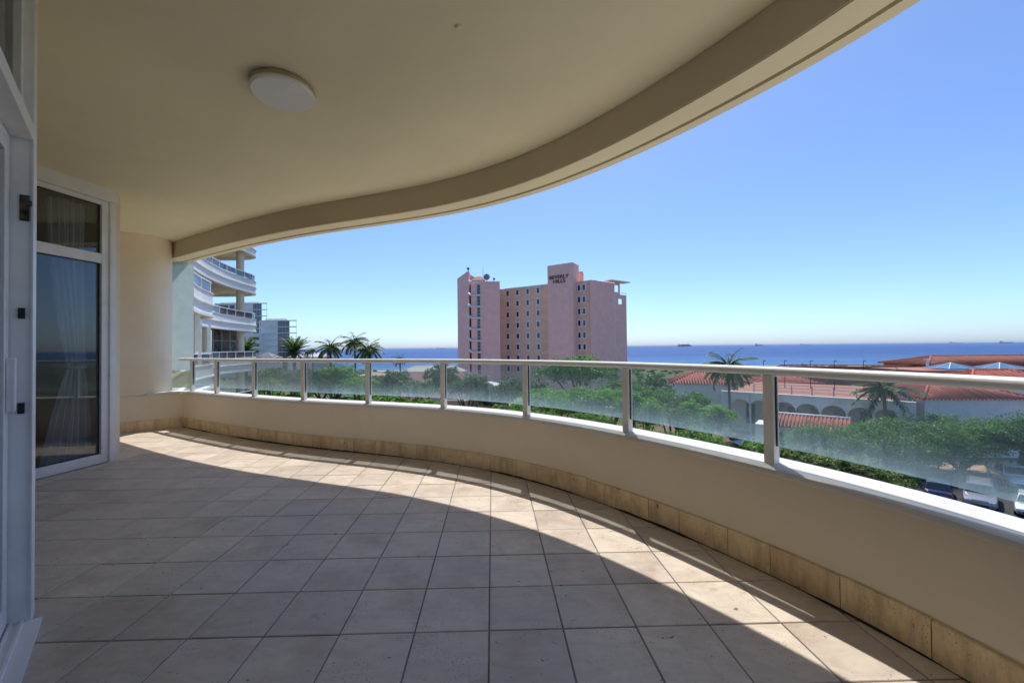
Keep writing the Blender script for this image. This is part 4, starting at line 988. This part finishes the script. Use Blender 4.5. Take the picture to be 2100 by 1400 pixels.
# ------------------------------------------------------------------ street
M['bounce_ground'] = mat_plain('bounce_paving', (0.50, 0.45, 0.38), 0.85, 0.1, 0.8, bump=0.2, bscale=8)
tag(MB().add([(-60, -20, GZ + 0.016), (60, -20, GZ + 0.016), (60, 13.5, GZ + 0.016), (-60, 17.5, GZ + 0.016)], [(0, 1, 2, 3)]).build('bounce_ground', M['bounce_ground'], None), 'unseen pale paving added below the balcony to bounce light', None, None, 'structure')  # unseen ground, added to bounce sunlight up onto the ceiling
KL = lambda x: 44.0 - (x - 10) * 0.075            # kerb line behind the parking bays
tag(MB().add([(8, 18, GZ + 0.02), (90, 14, GZ + 0.02), (90, KL(90), GZ + 0.02), (8, KL(8), GZ + 0.02)], [(0, 1, 2, 3)]).build('road', M['asphalt'], None), 'asphalt parking street below the balcony', None, None, 'structure')
tag(MB().add([(-110, 61, GZ + 0.3), (14, 54, GZ + 0.02), (14, 66, GZ + 0.4), (-110, 76, -11.1)], [(0, 1, 2, 3)]).build('drive', M['asphalt'], None), 'asphalt drive in front of the hotel', None, None, 'structure')
tag(MB().prism([(8, KL(8) + 0.2), (90, KL(90) + 0.2), (90, KL(90) + 4.6), (8, KL(8) + 4.6)], GZ - 0.1, GZ + 0.12).build('pavement', M['paving'], None), 'pink paved footway behind the parked cars', None, None, 'structure')
tag(MB().prism([(8, KL(8)), (90, KL(90)), (90, KL(90) + 0.18), (8, KL(8) + 0.18)], GZ - 0.1, GZ + 0.13).build('kerb', M['kerb'], None), 'concrete kerb along the pink footway', None, None, 'structure')
fn = thing('street_fence', (40, KL(40) + 0.9, GZ), 'low dark metal fence beside the pink footway', 'fence')
for q in range(16):
    x = 24 + q * 2.3; MB().box((x, KL(x) + 0.9, GZ + 0.62), (0.13, 0.13, 1.0)).build('post', M['black'], fn)
for z in (0.65, 1.0): MB().bar((24, KL(24) + 0.9, GZ + z), (58.5, KL(58.5) + 0.9, GZ + z), 0.06, 0.06).build('rail', M['black'], fn)
pwl = thing('pink_garden_wall', (*pt(930, 70), GZ), 'low pink garden wall with a small blue plate near white vans', 'wall')
MB().prism([pt(876, 72), pt(1042, 69), (pt(1042, 69)[0], 69.4), (pt(876, 72)[0], 72.4)], GZ - 0.3, zy(900, 821, 71)).build('wall', M['salmon'], pwl)
c = at(890, 824, 71.6); MB().box((c.x, 71.7, c.z - 0.1), (0.75, 0.04, 0.5)).build('plate', mat_plain('blue_plate', (0.05, 0.08, 0.25), 0.4), pwl)

tag(MB().add([(-40, 80.5, -10.95), (30, 80.5, -10.95), (30, 104, -11.3), (-40, 104, -11.3)], [(0, 1, 2, 3)]).build('hotel_bounce_court', M['paving2'], None), 'pale pink paving added at the hotel foot to bounce light', None, None, 'structure')  # pale driveway surface, added to bounce warm light onto the hotel front
# vehicles
def paint(name, col): 
    t = NT(name); return t.done(t.bsdf(col, t.ramp(t.noise(1.5, 3, 0.5, t.pos()), [(0.3, 0.22), (0.7, 0.32)]), None, 0.15, 0.5, **{'Coat Weight': 0.6, 'Coat Roughness': 0.08}))
def vehicle(name, label, loc, rz, col, kind='car', group='vehicles parked below'):
    """x forward; body, cabin, glass, wheels, lamps, mirrors"""
    L, Wd, H, hood, trunk, belt = {'car': (4.3, 1.74, 1.46, 1.15, 0.55, 0.92), 'suv': (4.7, 1.86, 1.74, 1.25, 0.12, 1.05), 'van': (5.0, 1.95, 2.15, 0.75, 0.05, 1.15), 'pickup': (5.1, 1.85, 1.75, 1.25, 1.75, 1.05)}[kind]
    v = thing(name, loc, label, 'van' if kind == 'van' else 'car', group, rz)
    T = lambda x, y, z: Matrix.Translation(loc) @ Matrix.Rotation(rz, 4, 'Z') @ Vector((x, y, z))
    pm = paint(name + '_paint', col); hl = L / 2; hw = Wd / 2
    # lower body: rings along the length
    st = [(-hl, 0.80, 0.42, belt - 0.16), (-hl + 0.10, 0.95, 0.28, belt - 0.04), (-hl + 0.6, 1.0, 0.22, belt), (-0.2, 1.0, 0.20, belt), (hl - hood, 1.0, 0.20, belt - 0.01), (hl - 0.45, 0.98, 0.22, belt - 0.13), (hl - 0.10, 0.92, 0.27, belt - 0.24), (hl, 0.78, 0.36, belt - 0.38)]
    b = MB(); m = 10
    for (x, k, z0, z1) in st:
        w = hw * k; ring = [(-w * .86, z0), (-w, z0 + .14), (-w * 1.0, z1 - .22), (-w * .95, z1 - .05), (-w * .80, z1), (w * .80, z1), (w * .95, z1 - .05), (w, z1 - .22), (w, z0 + .14), (w * .86, z0)]
        b.v.extend([tuple(T(x, y, z)) for y, z in ring])
    n = len(st); b.f += [(i * m + q, (i + 1) * m + q, (i + 1) * m + (q + 1) % m, i * m + (q + 1) % m) for i in range(n - 1) for q in range(m)] + [tuple(range(m))[::-1], tuple(range((n - 1) * m, n * m))]
    body = b.build('body', pm, v, smooth='auto')
    # cabin
    x0, x1 = -hl + trunk + 0.05, hl - hood; fs = 0.62 if kind in ('car', 'pickup') else 0.55; rs = 0.45 if kind == 'car' else 0.18
    lo = [(x0, -hw * .93), (x1, -hw * .93), (x1, hw * .93), (x0, hw * .93)]; hi = [(x0 + rs, -hw * .74), (x1 - fs, -hw * .74), (x1 - fs, hw * .74), (x0 + rs, hw * .74)]
    cb_ = MB(); cb_.add([T(x, y, belt - 0.03) for x, y in lo] + [T(x, y, H) for x, y in hi], [(0, 1, 2, 3)[::-1], (4, 5, 6, 7), (0, 1, 5, 4), (1, 2, 6, 5), (2, 3, 7, 6), (3, 0, 4, 7)])
    cabin = cb_.build('cabin', pm, v, bevel=0.06, smooth='auto')
    def pane(q, nm):
        P = [T(*a) for a in q]; c = sum(P, Vector()) / 4; nrm = (P[1] - P[0]).cross(P[2] - P[0]).normalized()
        if nrm.dot(c - T(0, 0, belt)) < 0: nrm = -nrm
        P = [c + (a - c) * 0.9 + nrm * 0.012 for a in P]; MB().add(P + [a - nrm * 0.02 for a in P], [(0, 1, 2, 3), (4, 5, 6, 7), (0, 1, 5, 4), (1, 2, 6, 5), (2, 3, 7, 6), (3, 0, 4, 7)]).build(nm, M['dkglass'], v)
    zb, zt = belt, H - 0.07
    g = lambda i, t: (lo[i][0] + (hi[i][0] - lo[i][0]) * t, lo[i][1] + (hi[i][1] - lo[i][1]) * t)
    t0, t1 = 0.06, 0.88
    pane([(*g(1, t0), zb + .02), (*g(2, t0), zb + .02), (*g(2, t1), zt), (*g(1, t1), zt)], 'windscreen')
    pane([(*g(0, t0), zb + .02), (*g(3, t0), zb + .02), (*g(3, t1), zt), (*g(0, t1), zt)], 'rear_window')
    for i, j in ((0, 1), (3, 2)):
        for u0_, u1_ in ((0.02, 0.48), (0.52, 0.98)):
            mk = lambda t, u, z: (g(i, t)[0] + (g(j, t)[0] - g(i, t)[0]) * u, g(i, t)[1] + (g(j, t)[1] - g(i, t)[1]) * u, z)
            pane([mk(t0, u0_, zb + .02), mk(t0, u1_, zb + .02), mk(t1, u1_, zt), mk(t1, u0_, zt)], 'side_window')
    for x in (-hl + 0.85, hl - 0.85):
        for s in (-1, 1):
            w = MB(); w.tube([T(x, s * (hw - 0.20), 0.32), T(x, s * (hw + 0.01), 0.32)], 0.32, 18); wo = w.build('wheel', M['rubber'], v, smooth='auto')
            MB().tube([T(x, s * (hw + 0.005), 0.32), T(x, s * (hw + 0.018), 0.32)], 0.20, 14).build('rim', M['alloy'], wo, smooth='auto')
    for s in (-1, 1):
        c = T(hl - 0.10, s * hw * 0.66, belt - 0.33); MB().box((0, 0, 0), (0.16, 0.34, 0.14), M=Matrix.Translation(c) @ Matrix.Rotation(rz, 4, 'Z')).build('headlight', M['clear_lens'], v, bevel=0.02)
        c = T(-hl + 0.05, s * hw * 0.74, belt - 0.18); MB().box((0, 0, 0), (0.10, 0.22, 0.24), M=Matrix.Translation(c) @ Matrix.Rotation(rz, 4, 'Z')).build('tail_light', M['red_lens'], v, bevel=0.02)
        c = T(x1 - 0.25, s * (hw + 0.09), belt + 0.08); MB().box((0, 0, 0), (0.12, 0.20, 0.14), M=Matrix.Translation(c) @ Matrix.Rotation(rz, 4, 'Z')).build('mirror', pm, v, bevel=0.03)
        if kind == 'suv': MB().bar(T(x0 + rs, s * hw * .66, H + .05), T(x1 - fs - .1, s * hw * .66, H + .05), 0.04, 0.05).build('roof_rail', M['black'], v)
    c = T(hl - 0.02, 0, 0.42); MB().box((0, 0, 0), (0.06, 0.9, 0.18), M=Matrix.Translation(c) @ Matrix.Rotation(rz, 4, 'Z')).build('grille', M['black'], v)
    return v
def face(px, D, d=0.0): q = pt(px, D); return math.atan2(-q[1], -q[0]) + d
def spot(px, D, z=None): return Vector((*pt(px, D), GZ + 0.02 if z is None else z))
F_ = R(-90)
vehicle('parked_car', 'silver estate car with black roof rails beside the hedge', spot(2001, 33.6), face(2001, 33.6), (0.24, 0.25, 0.27), 'suv')
vehicle('parked_car', 'white car next to the silver estate car', spot(2108, 31.6), face(2108, 31.6), (0.72, 0.72, 0.72), 'car')
vehicle('parked_car', 'dark blue hatchback with red tail light near the hedge', spot(1916, 35.2), face(1916, 35.2, math.pi), (0.03, 0.045, 0.10), 'car')
vehicle('parked_car', 'grey car parked under the flowering hedge', spot(1826, 37.0), face(1826, 37.0), (0.25, 0.28, 0.33), 'car')
vehicle('pickup_truck', 'white pickup truck under the broad trees', spot(2066, 38.4), face(2066, 38.4, 0.3), (0.72, 0.74, 0.76), 'pickup')
vehicle('parked_car', 'pale blue car beside the bright lawn near the gatehouse', spot(1540, 52.5), R(180), (0.45, 0.52, 0.60), 'car')
vehicle('parked_van', 'white van in front of the pink garden wall', spot(1008, 80.5, -11.0), R(185), (0.78, 0.78, 0.78), 'van', 'vehicles on the hotel drive')
vehicle('parked_car', 'white saloon car beside the white van', spot(1032, 76.5, -11.15), R(180), (0.76, 0.76, 0.76), 'car', 'vehicles on the hotel drive')
vehicle('parked_car', 'white car under the trees below the far wing', spot(588, 74, -11.3), R(170), (0.74, 0.74, 0.76), 'car', 'vehicles on the hotel drive')
vehicle('parked_car', 'silver car on the drive under the light green trees', spot(684, 96, -11.2), R(172), (0.5, 0.52, 0.55), 'car', 'vehicles on the hotel drive')
vehicle('parked_car', 'dark grey car on the drive beside the silver car', spot(712, 95, -11.2), R(172), (0.10, 0.11, 0.13), 'car', 'vehicles on the hotel drive')

# ------------------------------------------------------------------ vegetation
def leaves(lobes, n, size_, seed, flat=0.35, clump=0.55):
    """leaf-shaped quads gathered in clumps over and inside the given ellipsoids; returns verts, faces"""
    g = np.random.default_rng(seed); lob = np.array(lobes, float); wt = (lob[:, 3] * lob[:, 4] * lob[:, 5]) ** (2 / 3); wt /= wt.sum()
    nc = max(12, n // 34); li = g.choice(len(lob), nc, p=wt)
    d = g.normal(size=(nc, 3)); d /= np.linalg.norm(d, axis=1)[:, None]; d[:, 2] = np.where(d[:, 2] < -0.25, -d[:, 2] * 0.6, d[:, 2])
    rad = 1 - 0.55 * g.random(nc) ** 1.8
    cc = lob[li, :3] + d * lob[li, 3:6] * rad[:, None]
    ci = g.integers(0, nc, n); sc = np.minimum(lob[li, 3:6].mean(1), 2.5)[ci] * clump * 0.32
    P = cc[ci] + g.normal(size=(n, 3)) * np.c_[sc, sc, sc * 0.6]
    out = d[ci]
    nr = out * 0.55 + np.array([0, 0, 0.55]) + g.normal(size=(n, 3)) * 0.55; nr /= np.linalg.norm(nr, axis=1)[:, None]
    a = np.cross(nr, g.normal(size=(n, 3))); a /= np.linalg.norm(a, axis=1)[:, None]; b = np.cross(nr, a)
    s = size_ * (0.6 + 0.8 * g.random(n))[:, None]
    V = np.stack([P - a * s * 0.5, P + b * s * flat * 0.6 + nr * s * 0.06, P + a * s * 0.5, P - b * s * flat * 0.6 + nr * s * 0.06], 1).reshape(-1, 3)
    return V
def leaf_obj(name, V, mat, parent, extra=None):
    n = len(V) // 4; me = bpy.data.meshes.new(name)
    if parent is not None: V = V - np.array(parent.location)
    me.vertices.add(len(V)); me.vertices.foreach_set('co', V.astype(np.float32).ravel())
    me.loops.add(4 * n); me.loops.foreach_set('vertex_index', np.arange(4 * n, dtype=np.int32))
    me.polygons.add(n); me.polygons.foreach_set('loop_start', np.arange(0, 4 * n, 4, dtype=np.int32))
    me.update(calc_edges=True); me.materials.append(mat)
    return link(name, me, parent)
TREES = 0
def tree(px, top, bot, hw, D, kind, label, group=None, z0=None, trunk=True, dens=1.0, name='tree', depth=0.8, cat='tree'):
    global TREES; TREES += 1; rs = random.Random(TREES * 13 + 5)
    c = at(px, (top + bot) / 2, D); a = size(hw, D); b = size((bot - top) / 2, D); z0 = gz(D) if z0 is None else z0
    t = thing(name, (c.x, D, z0), label, cat, group)
    lobes = [(c.x, D, c.z - b * 0.15, a * 0.78, a * 0.78 * depth, b * 0.84)]
    for k in range(13):
        ang = rs.uniform(0, 2 * math.pi); rr_ = rs.uniform(0.35, 0.80)
        q = rs.uniform(0.26, 0.46)
        lobes.append((c.x + a * rr_ * math.cos(ang), D + a * depth * rr_ * math.sin(ang), c.z + b * rs.uniform(-0.45, 0.55) * (1.1 - rr_ * 0.5), a * q, a * q * depth, max(b * q * 1.05, a * q * 0.35)))
    lf = max(0.14, 4.4 * D / F_PX)
    n = int(26 * dens * math.pi * a * b / lf ** 2); n = max(900, min(n, 46000))
    leaf_obj('crown' if trunk else 'foliage', leaves(lobes, n, lf, TREES * 7 + 1), M[kind], t)
    tb = MB(); base = Vector((c.x + rs.uniform(-.3, .3), D, z0 - 0.1)); ht = max(0.6, c.z - b * 0.5 - z0)
    r0 = max(0.10, 0.05 * a + 0.10) if trunk else 0.05
    fork = base + Vector((rs.uniform(-.3, .3), 0, ht * 0.62))
    tb.tube([base, (base + fork) / 2 + Vector((rs.uniform(-.12, .12), 0, 0)), fork], [r0 * 1.25, r0, r0 * 0.85], 8)
    for k in range(5 if trunk else 3):
        e = lobes[k + 1]; e = Vector((e[0], e[1], e[2])); mid = fork.lerp(e, 0.5) + Vector((0, 0, -0.1 * b)); tb.tube([fork - Vector((0, 0, 0.1)), mid, e], [r0 * 0.6, r0 * 0.4, r0 * 0.12], 6)
    tb.build('trunk' if trunk else 'stems', M['bark'], t, smooth=True)
    return t
# before the hotel
tree(1190, 721, 812, 100, 56, 'leaf_md', 'tall dark round tree whose top rises against the pink hotel')
tree(1075, 768, 835, 62, 52, 'leaf_dk', 'dark tree at the foot of the hotel beside the light green canopy')
tree(1125, 786, 872, 78, 35, 'leaf_lt', 'flat topped bright green tree below the tall dark tree', dens=1.2)
tree(1238, 779, 880, 76, 34, 'leaf_lt', 'bright green domed tree beside the flat topped one', dens=1.2)
tree(1318, 800, 905, 46, 33, 'leaf_lt', 'smaller bright green tree in front of dark shrubs', dens=1.1)
tree(1328, 758, 850, 52, 60, 'leaf_dk', 'dark leafy tree with the sandy beach behind it')
tree(1396, 781, 882, 62, 52, 'leaf_md', 'mid green spreading tree beside the white clay roofed house')
tree(1450, 812, 905, 54, 46, 'leaf_lt', 'round yellow green tree standing before the white arches', dens=1.2)
for px, tp, bt, hw, D, lb in ((1090, 832, 890, 60, 30, 'leafy undergrowth below the flat topped bright green tree'), (1205, 842, 905, 65, 29, 'leafy undergrowth below the bright green domed tree'), (1320, 862, 930, 60, 27, 'leafy undergrowth below the smaller bright green tree'), (1425, 876, 950, 66, 26.5, 'leafy undergrowth below the round yellow green tree'), (1050, 834, 880, 40, 36, 'leafy undergrowth where the pink garden wall ends'), (1150, 800, 870, 50, 40, 'green filler tree between the two bright canopies'), (1370, 820, 890, 50, 38, 'green filler tree beside the mid green spreading tree')):
    tree(px, tp, bt, hw, D, 'leaf_md', lb, 'undergrowth trees below the canopies', dens=0.9)
# right: street trees
tree(1690, 850, 975, 92, 40, 'leaf_md', 'broad street tree in front of the gatehouse roof')
tree(1835, 838, 985, 105, 41, 'leaf_md', 'broad street tree covering the last arches of the arcade')
tree(1965, 842, 985, 95, 40.5, 'leaf_md', 'broad street tree below the white pavilion wall')
tree(2085, 826, 975, 98, 40, 'leaf_dk', 'broad darker street tree behind the white pickup')
for px, tp, bt, hw, D, lb in ((1625, 898, 985, 50, 31, 'flowering hedge shrub beside the lime green bushes'), (1700, 912, 1000, 50, 30, 'flowering hedge shrub below the gatehouse roof'), (1775, 930, 1010, 50, 29.5, 'flowering hedge shrub just before the last one towards the cars'), (1840, 955, 1025, 38, 30, 'flowering hedge shrub next to the grey parked car')):
    tree(px, tp, bt, hw, D, 'leaf_fl', lb, 'flowering hedge shrubs', trunk=False, name='hedge_shrub', cat='shrub', dens=1.3)
for px, py, hw, D, lb in ((1555, 908, 40, 44, 'larger lime green bush in front of the pale blue car'), (1590, 910, 30, 43, 'smaller lime green bush in front of the gatehouse wall')):
    tree(px, py - 10, py + 26, hw, D, 'leaf_lt', lb, 'lime green bushes', trunk=False, name='bush', cat='bush')
for px, py, hw, D, lb in ((1862, 985, 24, 39, 'small clipped bush between grey car and dark blue hatchback'), (1882, 978, 18, 40.5, 'small clipped bush behind the dark blue hatchback'), (1958, 996, 20, 39, 'small clipped bush between dark blue hatchback and silver estate'), (2048, 1004, 24, 38, 'small clipped bush between silver estate and white car')):
    tree(px, py - 16, py + 14, hw, D, 'leaf_lt', lb, 'clipped bushes between cars', trunk=False, name='bush', cat='bush')
tree(1720, 935, 990, 60, 43, 'leaf_md', 'dense bush under the street tree before the gatehouse', trunk=False, name='bush', cat='bush')
tree(1830, 938, 985, 50, 44, 'leaf_md', 'dense bush under the street tree covering the arches', trunk=False, name='bush', cat='bush')
tree(1905, 940, 975, 36, 46.5, 'leaf_md', 'dense bush behind the dark metal fence', trunk=False, name='bush', cat='bush')
# left: garden below the wings
tree(556, 742, 812, 46, 62, 'leaf_md', 'green tree next to the far wing with the date palm above')
tree(612, 744, 815, 42, 58, 'leaf_dk', 'dark green tree under the date palm')
tree(556, 772, 815, 34, 48, 'leaf_lt', 'bright round bush tree close to the far wing')
tree(690, 741, 800, 56, 62, 'leaf_lt', 'bright green spreading tree below the coconut palms')
tree(652, 770, 825, 46, 52, 'leaf_dk', 'dark green tree in front of the silver car')
tree(735, 766, 815, 42, 55, 'leaf_lt', 'bright layered tree beside the salmon kiosk')
tree(800, 752, 815, 46, 64, 'leaf_dk', 'dark grey green tree beside the salmon kiosk roof')
tree(848, 775, 822, 34, 60, 'leaf_dk', 'small dark tree in front of the pink pavilion')
tree(907, 741, 822, 40, 76, 'leaf_dk', 'round dense dark tree in front of the pink pavilion')
tree(962, 756, 826, 48, 54, 'leaf_dk', 'dark tree with bare forked trunk at the pink garden wall')
tree(985, 785, 840, 30, 80, 'leaf_dk', 'dark tree at the hotel porch')
for px, tp, bt, hw, D, lb in ((545, 796, 830, 40, 66, 'low green shrub at the foot of the far balcony wing'), (605, 800, 832, 34, 64, 'low green shrub under the dark tree below the date palm'), (740, 806, 835, 44, 60, 'low green shrub under the bright layered tree'), (800, 806, 838, 40, 58, 'low green shrub under the dark grey green tree'), (860, 812, 842, 40, 57, 'low green shrub under the small dark tree by the pavilion'), (1035, 826, 862, 30, 48, 'low green shrub at the end of the pink garden wall'), (690, 812, 838, 30, 60, 'low green shrub between dark tree and bright layered tree')):
    tree(px, tp, bt, hw, D, 'leaf_lt', lb, 'garden shrubs along the drive', trunk=False, name='garden_shrub', cat='shrub')
tree(590, 752, 815, 60, 72, 'leaf_md', 'broad green tree filling the garden behind the date palm', dens=1.1)
tree(660, 752, 812, 52, 72, 'leaf_md', 'broad green tree between date palm and coconut palms', dens=1.1)
tree(770, 776, 826, 50, 66, 'leaf_md', 'green tree in front of the salmon kiosk', dens=1.1)
tree(870, 772, 826, 50, 82, 'leaf_md', 'green tree below the pink pavilion roof', dens=1.1)
tree(1010, 780, 850, 60, 70, 'leaf_dk', 'dark tree mass beside the bright canopies at the hotel foot', dens=1.1)
tree(1290, 772, 860, 70, 58, 'leaf_md', 'broad tree behind the smaller bright green tree', dens=1.1)
# dune scrub towards the beach: one mass
g = np.random.default_rng(4); lob = []
for _ in range(190):
    D = g.uniform(125, 330); px = g.uniform(480, 2100); p = pt(px, D)
    if 930 < px < 1295 and D < 150: continue
    lob.append((p[0], p[1], gz(D) + 0.8, g.uniform(4, 9), g.uniform(3, 6), g.uniform(1.0, 2.4)))
sc = leaf_obj('dune_scrub', leaves(lob, 42000, 1.5, 9), M['leaf_md'], None); tag(sc, 'low dune scrub between the gardens and the beach', None, None, 'stuff')

# palms
def palm(px, py, D, rad, kind, label, group=None, z0=None, lean=0.0, trunk_r=0.2):
    global TREES; TREES += 1; g = np.random.default_rng(TREES * 3 + 2)
    c = at(px, py, D); z0 = gz(D) if z0 is None else z0
    t = thing('palm_tree', (c.x + lean, D, z0), label, 'palm', group)
    nf = {'date': 46, 'coco': 24, 'fan': 18}[kind]; Vq = []; dry = []
    tubes = MB()
    for k in range(nf):
        az = k * 2.39996 + g.uniform(-.2, .2); f = (k + 0.5) / nf
        el = {'date': 1.35 - 1.75 * f, 'coco': 1.25 - 1.75 * f, 'fan': 1.2 - 1.7 * f}[kind] + g.uniform(-.12, .12)
        Lr = rad * g.uniform(0.88, 1.12); droop = {'date': 0.55, 'coco': 1.35, 'fan': 0.9}[kind] * (0.6 + 0.4 * math.cos(el))
        p = np.array([c.x, D, c.z]); e = el; prev = p.copy(); pts_ = [p.copy()]
        ns = 12
        for s in range(ns):
            dirv = np.array([math.cos(az) * math.cos(e), math.sin(az) * math.cos(e), math.sin(e)]); p = p + dirv * Lr / ns * 1.08; e -= droop / ns; pts_.append(p.copy())
        pts_ = np.array(pts_); tubes.tube([tuple(q) for q in pts_[::3]], [0.035 * rad, 0.028 * rad, 0.018 * rad, 0.009 * rad, 0.004 * rad][:len(pts_[::3])], 4, False)
        side = np.array([-math.sin(az), math.cos(az), 0])
        nl = 26; ll = rad * {'date': 0.26, 'coco': 0.36, 'fan': 0.40}[kind]
        for s in np.linspace(0.12, 1.0, nl):
            i = min(int(s * ns), ns - 1); fr_ = s * ns - i; q = pts_[i] * (1 - fr_) + pts_[i + 1] * fr_ if i + 1 <= ns else pts_[-1]
            tg = pts_[min(i + 1, ns)] - pts_[max(i - 0, 0)]; tg /= np.linalg.norm(tg) + 1e-9
            l = ll * (0.55 + 0.9 * math.sin(math.pi * min(1, s * 0.85 + 0.12))) * 0.75
            for sg in (-1, 1):
                dv = side * sg * 0.8 + tg * 0.65 + np.array([0, 0, {'date': 0.12, 'coco': -0.45, 'fan': -0.2}[kind]]) + g.normal(size=3) * 0.08; dv /= np.linalg.norm(dv)
                wv = np.cross(dv, np.array([0, 0, 1])); wv /= np.linalg.norm(wv) + 1e-9; w = 0.028 * rad
                quad = [q, q + dv * l * 0.4 + wv * w, q + dv * l, q + dv * l * 0.4 - wv * w]
                (dry if (f > 0.9 and kind != 'fan') else Vq).extend(quad)
    leaf_obj('crown', np.array(Vq), M['frond'], t)
    if dry: leaf_obj('dry_fronds', np.array(dry), M['dry_frond'], t)
    tubes.build('frond_ribs', M['frond'], t, fix=False)
    tk = []; n = 9
    for i in range(n):
        f = i / (n - 1); tk.append((c.x + lean * (1 - f) ** 1.5 + 0.12 * math.sin(f * 3) * (1 if lean == 0 else 0.5), D, z0 - 0.2 + (c.z + 0.1 - z0 + 0.2) * f))
    tk[-1] = (c.x, D, c.z + 0.1)
    tr_ = trunk_r * (1.6 if kind == 'date' else 1.0)
    tb = MB(); rr_ = [tr_ * (1.35 if i == 0 else 1.0 - 0.25 * i / (n - 1)) for i in range(n)]; tb.tube(tk, rr_, 10); tb.build('trunk', M['palmbark'], t, smooth=True)
    if kind == 'date': MB().lathe((c.x, D, c.z), [(0.05, -1.1), (0.35, -0.8), (0.5, -0.3), (0.35, 0.15), (0.05, 0.3)], 12).build('crown_shaft', M['palmbark'], t, smooth=True)
    return t
palm(603, 722, 65, 2.55, 'date', 'stiff date palm with dense radiating fronds before the white block')
palm(503, 722, 62, 2.2, 'date', 'date palm half hidden behind the far wing column')
palm(677, 713, 66, 2.35, 'coco', 'coconut palm standing alone between the date palm and the palm pair')
palm(727, 701, 72, 2.5, 'coco', 'taller coconut palm of the overlapping pair')
palm(756, 716, 68, 2.5, 'coco', 'shorter coconut palm of the overlapping pair')
palm(820, 737, 80, 1.5, 'coco', 'small palm top just above the handrail beside the hotel')
palm(631, 722, 140, 1.5, 'coco', 'shorter of the two tiny distant palms beside the date palm', 'distant palms by the hall')
palm(641, 718, 140, 1.7, 'coco', 'taller of the two tiny distant palms by the pale roof', 'distant palms by the hall')
palm(1493, 752, 57, 3.2, 'coco', 'drooping palm with a bent trunk in front of the arcade', lean=0.25)
palm(1812, 796, 46, 3.0, 'fan', 'large leaved palm rising from the street trees by the arcade')

# sea haze: one closed box of thin air
hm = bpy.data.materials.new('haze_air'); hm.use_nodes = True; hn = hm.node_tree; hn.nodes.clear()
ho = hn.nodes.new('ShaderNodeOutputMaterial'); hv = hn.nodes.new('ShaderNodeVolumePrincipled')
hv.inputs['Color'].default_value = (0.80, 0.88, 1.0, 1); hv.inputs['Density'].default_value = 0.00003; hv.inputs['Anisotropy'].default_value = 0.0
hn.links.new(hv.outputs[0], ho.inputs['Volume'])
tag(MB().box((0, 25000, 2.5), (92000, 52000, 57)).build('haze', hm, None), 'thin sea haze', None, None, 'stuff')
# ships on the horizon
def ship(px, py, D, Lpx, kind, label):
    Lm = size(Lpx, D); x = pt(px, D)[0]; s = thing('cargo_ship', (x, D, SEA_Z), label, 'ship', 'ships on the horizon')
    h = {'tanker': 16, 'box': 20, 'low': 10}[kind]; hl = Lm / 2
    MB().prism([(x - hl, D - 12), (x + hl * .88, D - 12), (x + hl, D), (x + hl * .88, D + 12), (x - hl, D + 12)], SEA_Z - 2, SEA_Z + h).build('hull', M['hull'], s)
    bx_ = x - hl * 0.78
    MB().box((bx_, D, SEA_Z + h + 11), (Lm * 0.10, 20, 22)).build('bridge', M['shipwhite'], s)
    MB().box((bx_ - Lm * 0.06, D, SEA_Z + h + 18), (Lm * 0.03, 8, 12)).build('funnel', M['hull'], s)
    if kind == 'box':
        for q in range(7): MB().box((x - hl * 0.5 + q * Lm * 0.10, D, SEA_Z + h + 6 + (q % 3) * 2), (Lm * 0.085, 20, 12 + (q % 3) * 4)).build('cargo_stack', M['hull'], s)
    else:
        for q in range(3): MB().box((x - hl * 0.3 + q * Lm * 0.22, D, SEA_Z + h + 5), (Lm * 0.012, 3, 14)).build('derrick', M['hull'], s)
    return s
ship(1404, 708, 7000, 28, 'box', 'cargo ship stacked with boxes on the horizon beside the hotel')
ship(1557, 706, 6500, 15, 'tanker', 'short dark ship on the horizon above the arcade palm')
ship(1653, 706, 10500, 22, 'low', 'faint low ship on the horizon, palest of the row')
ship(1962, 702, 9000, 28, 'low', 'low grey ship on the horizon above the clay roofed hall')
ship(2065, 702, 7000, 28, 'tanker', 'dark tanker on the horizon above the pyramid skylights')
ship(905, 713, 11000, 18, 'low', 'hazy ship on the horizon between the palms and the hotel')
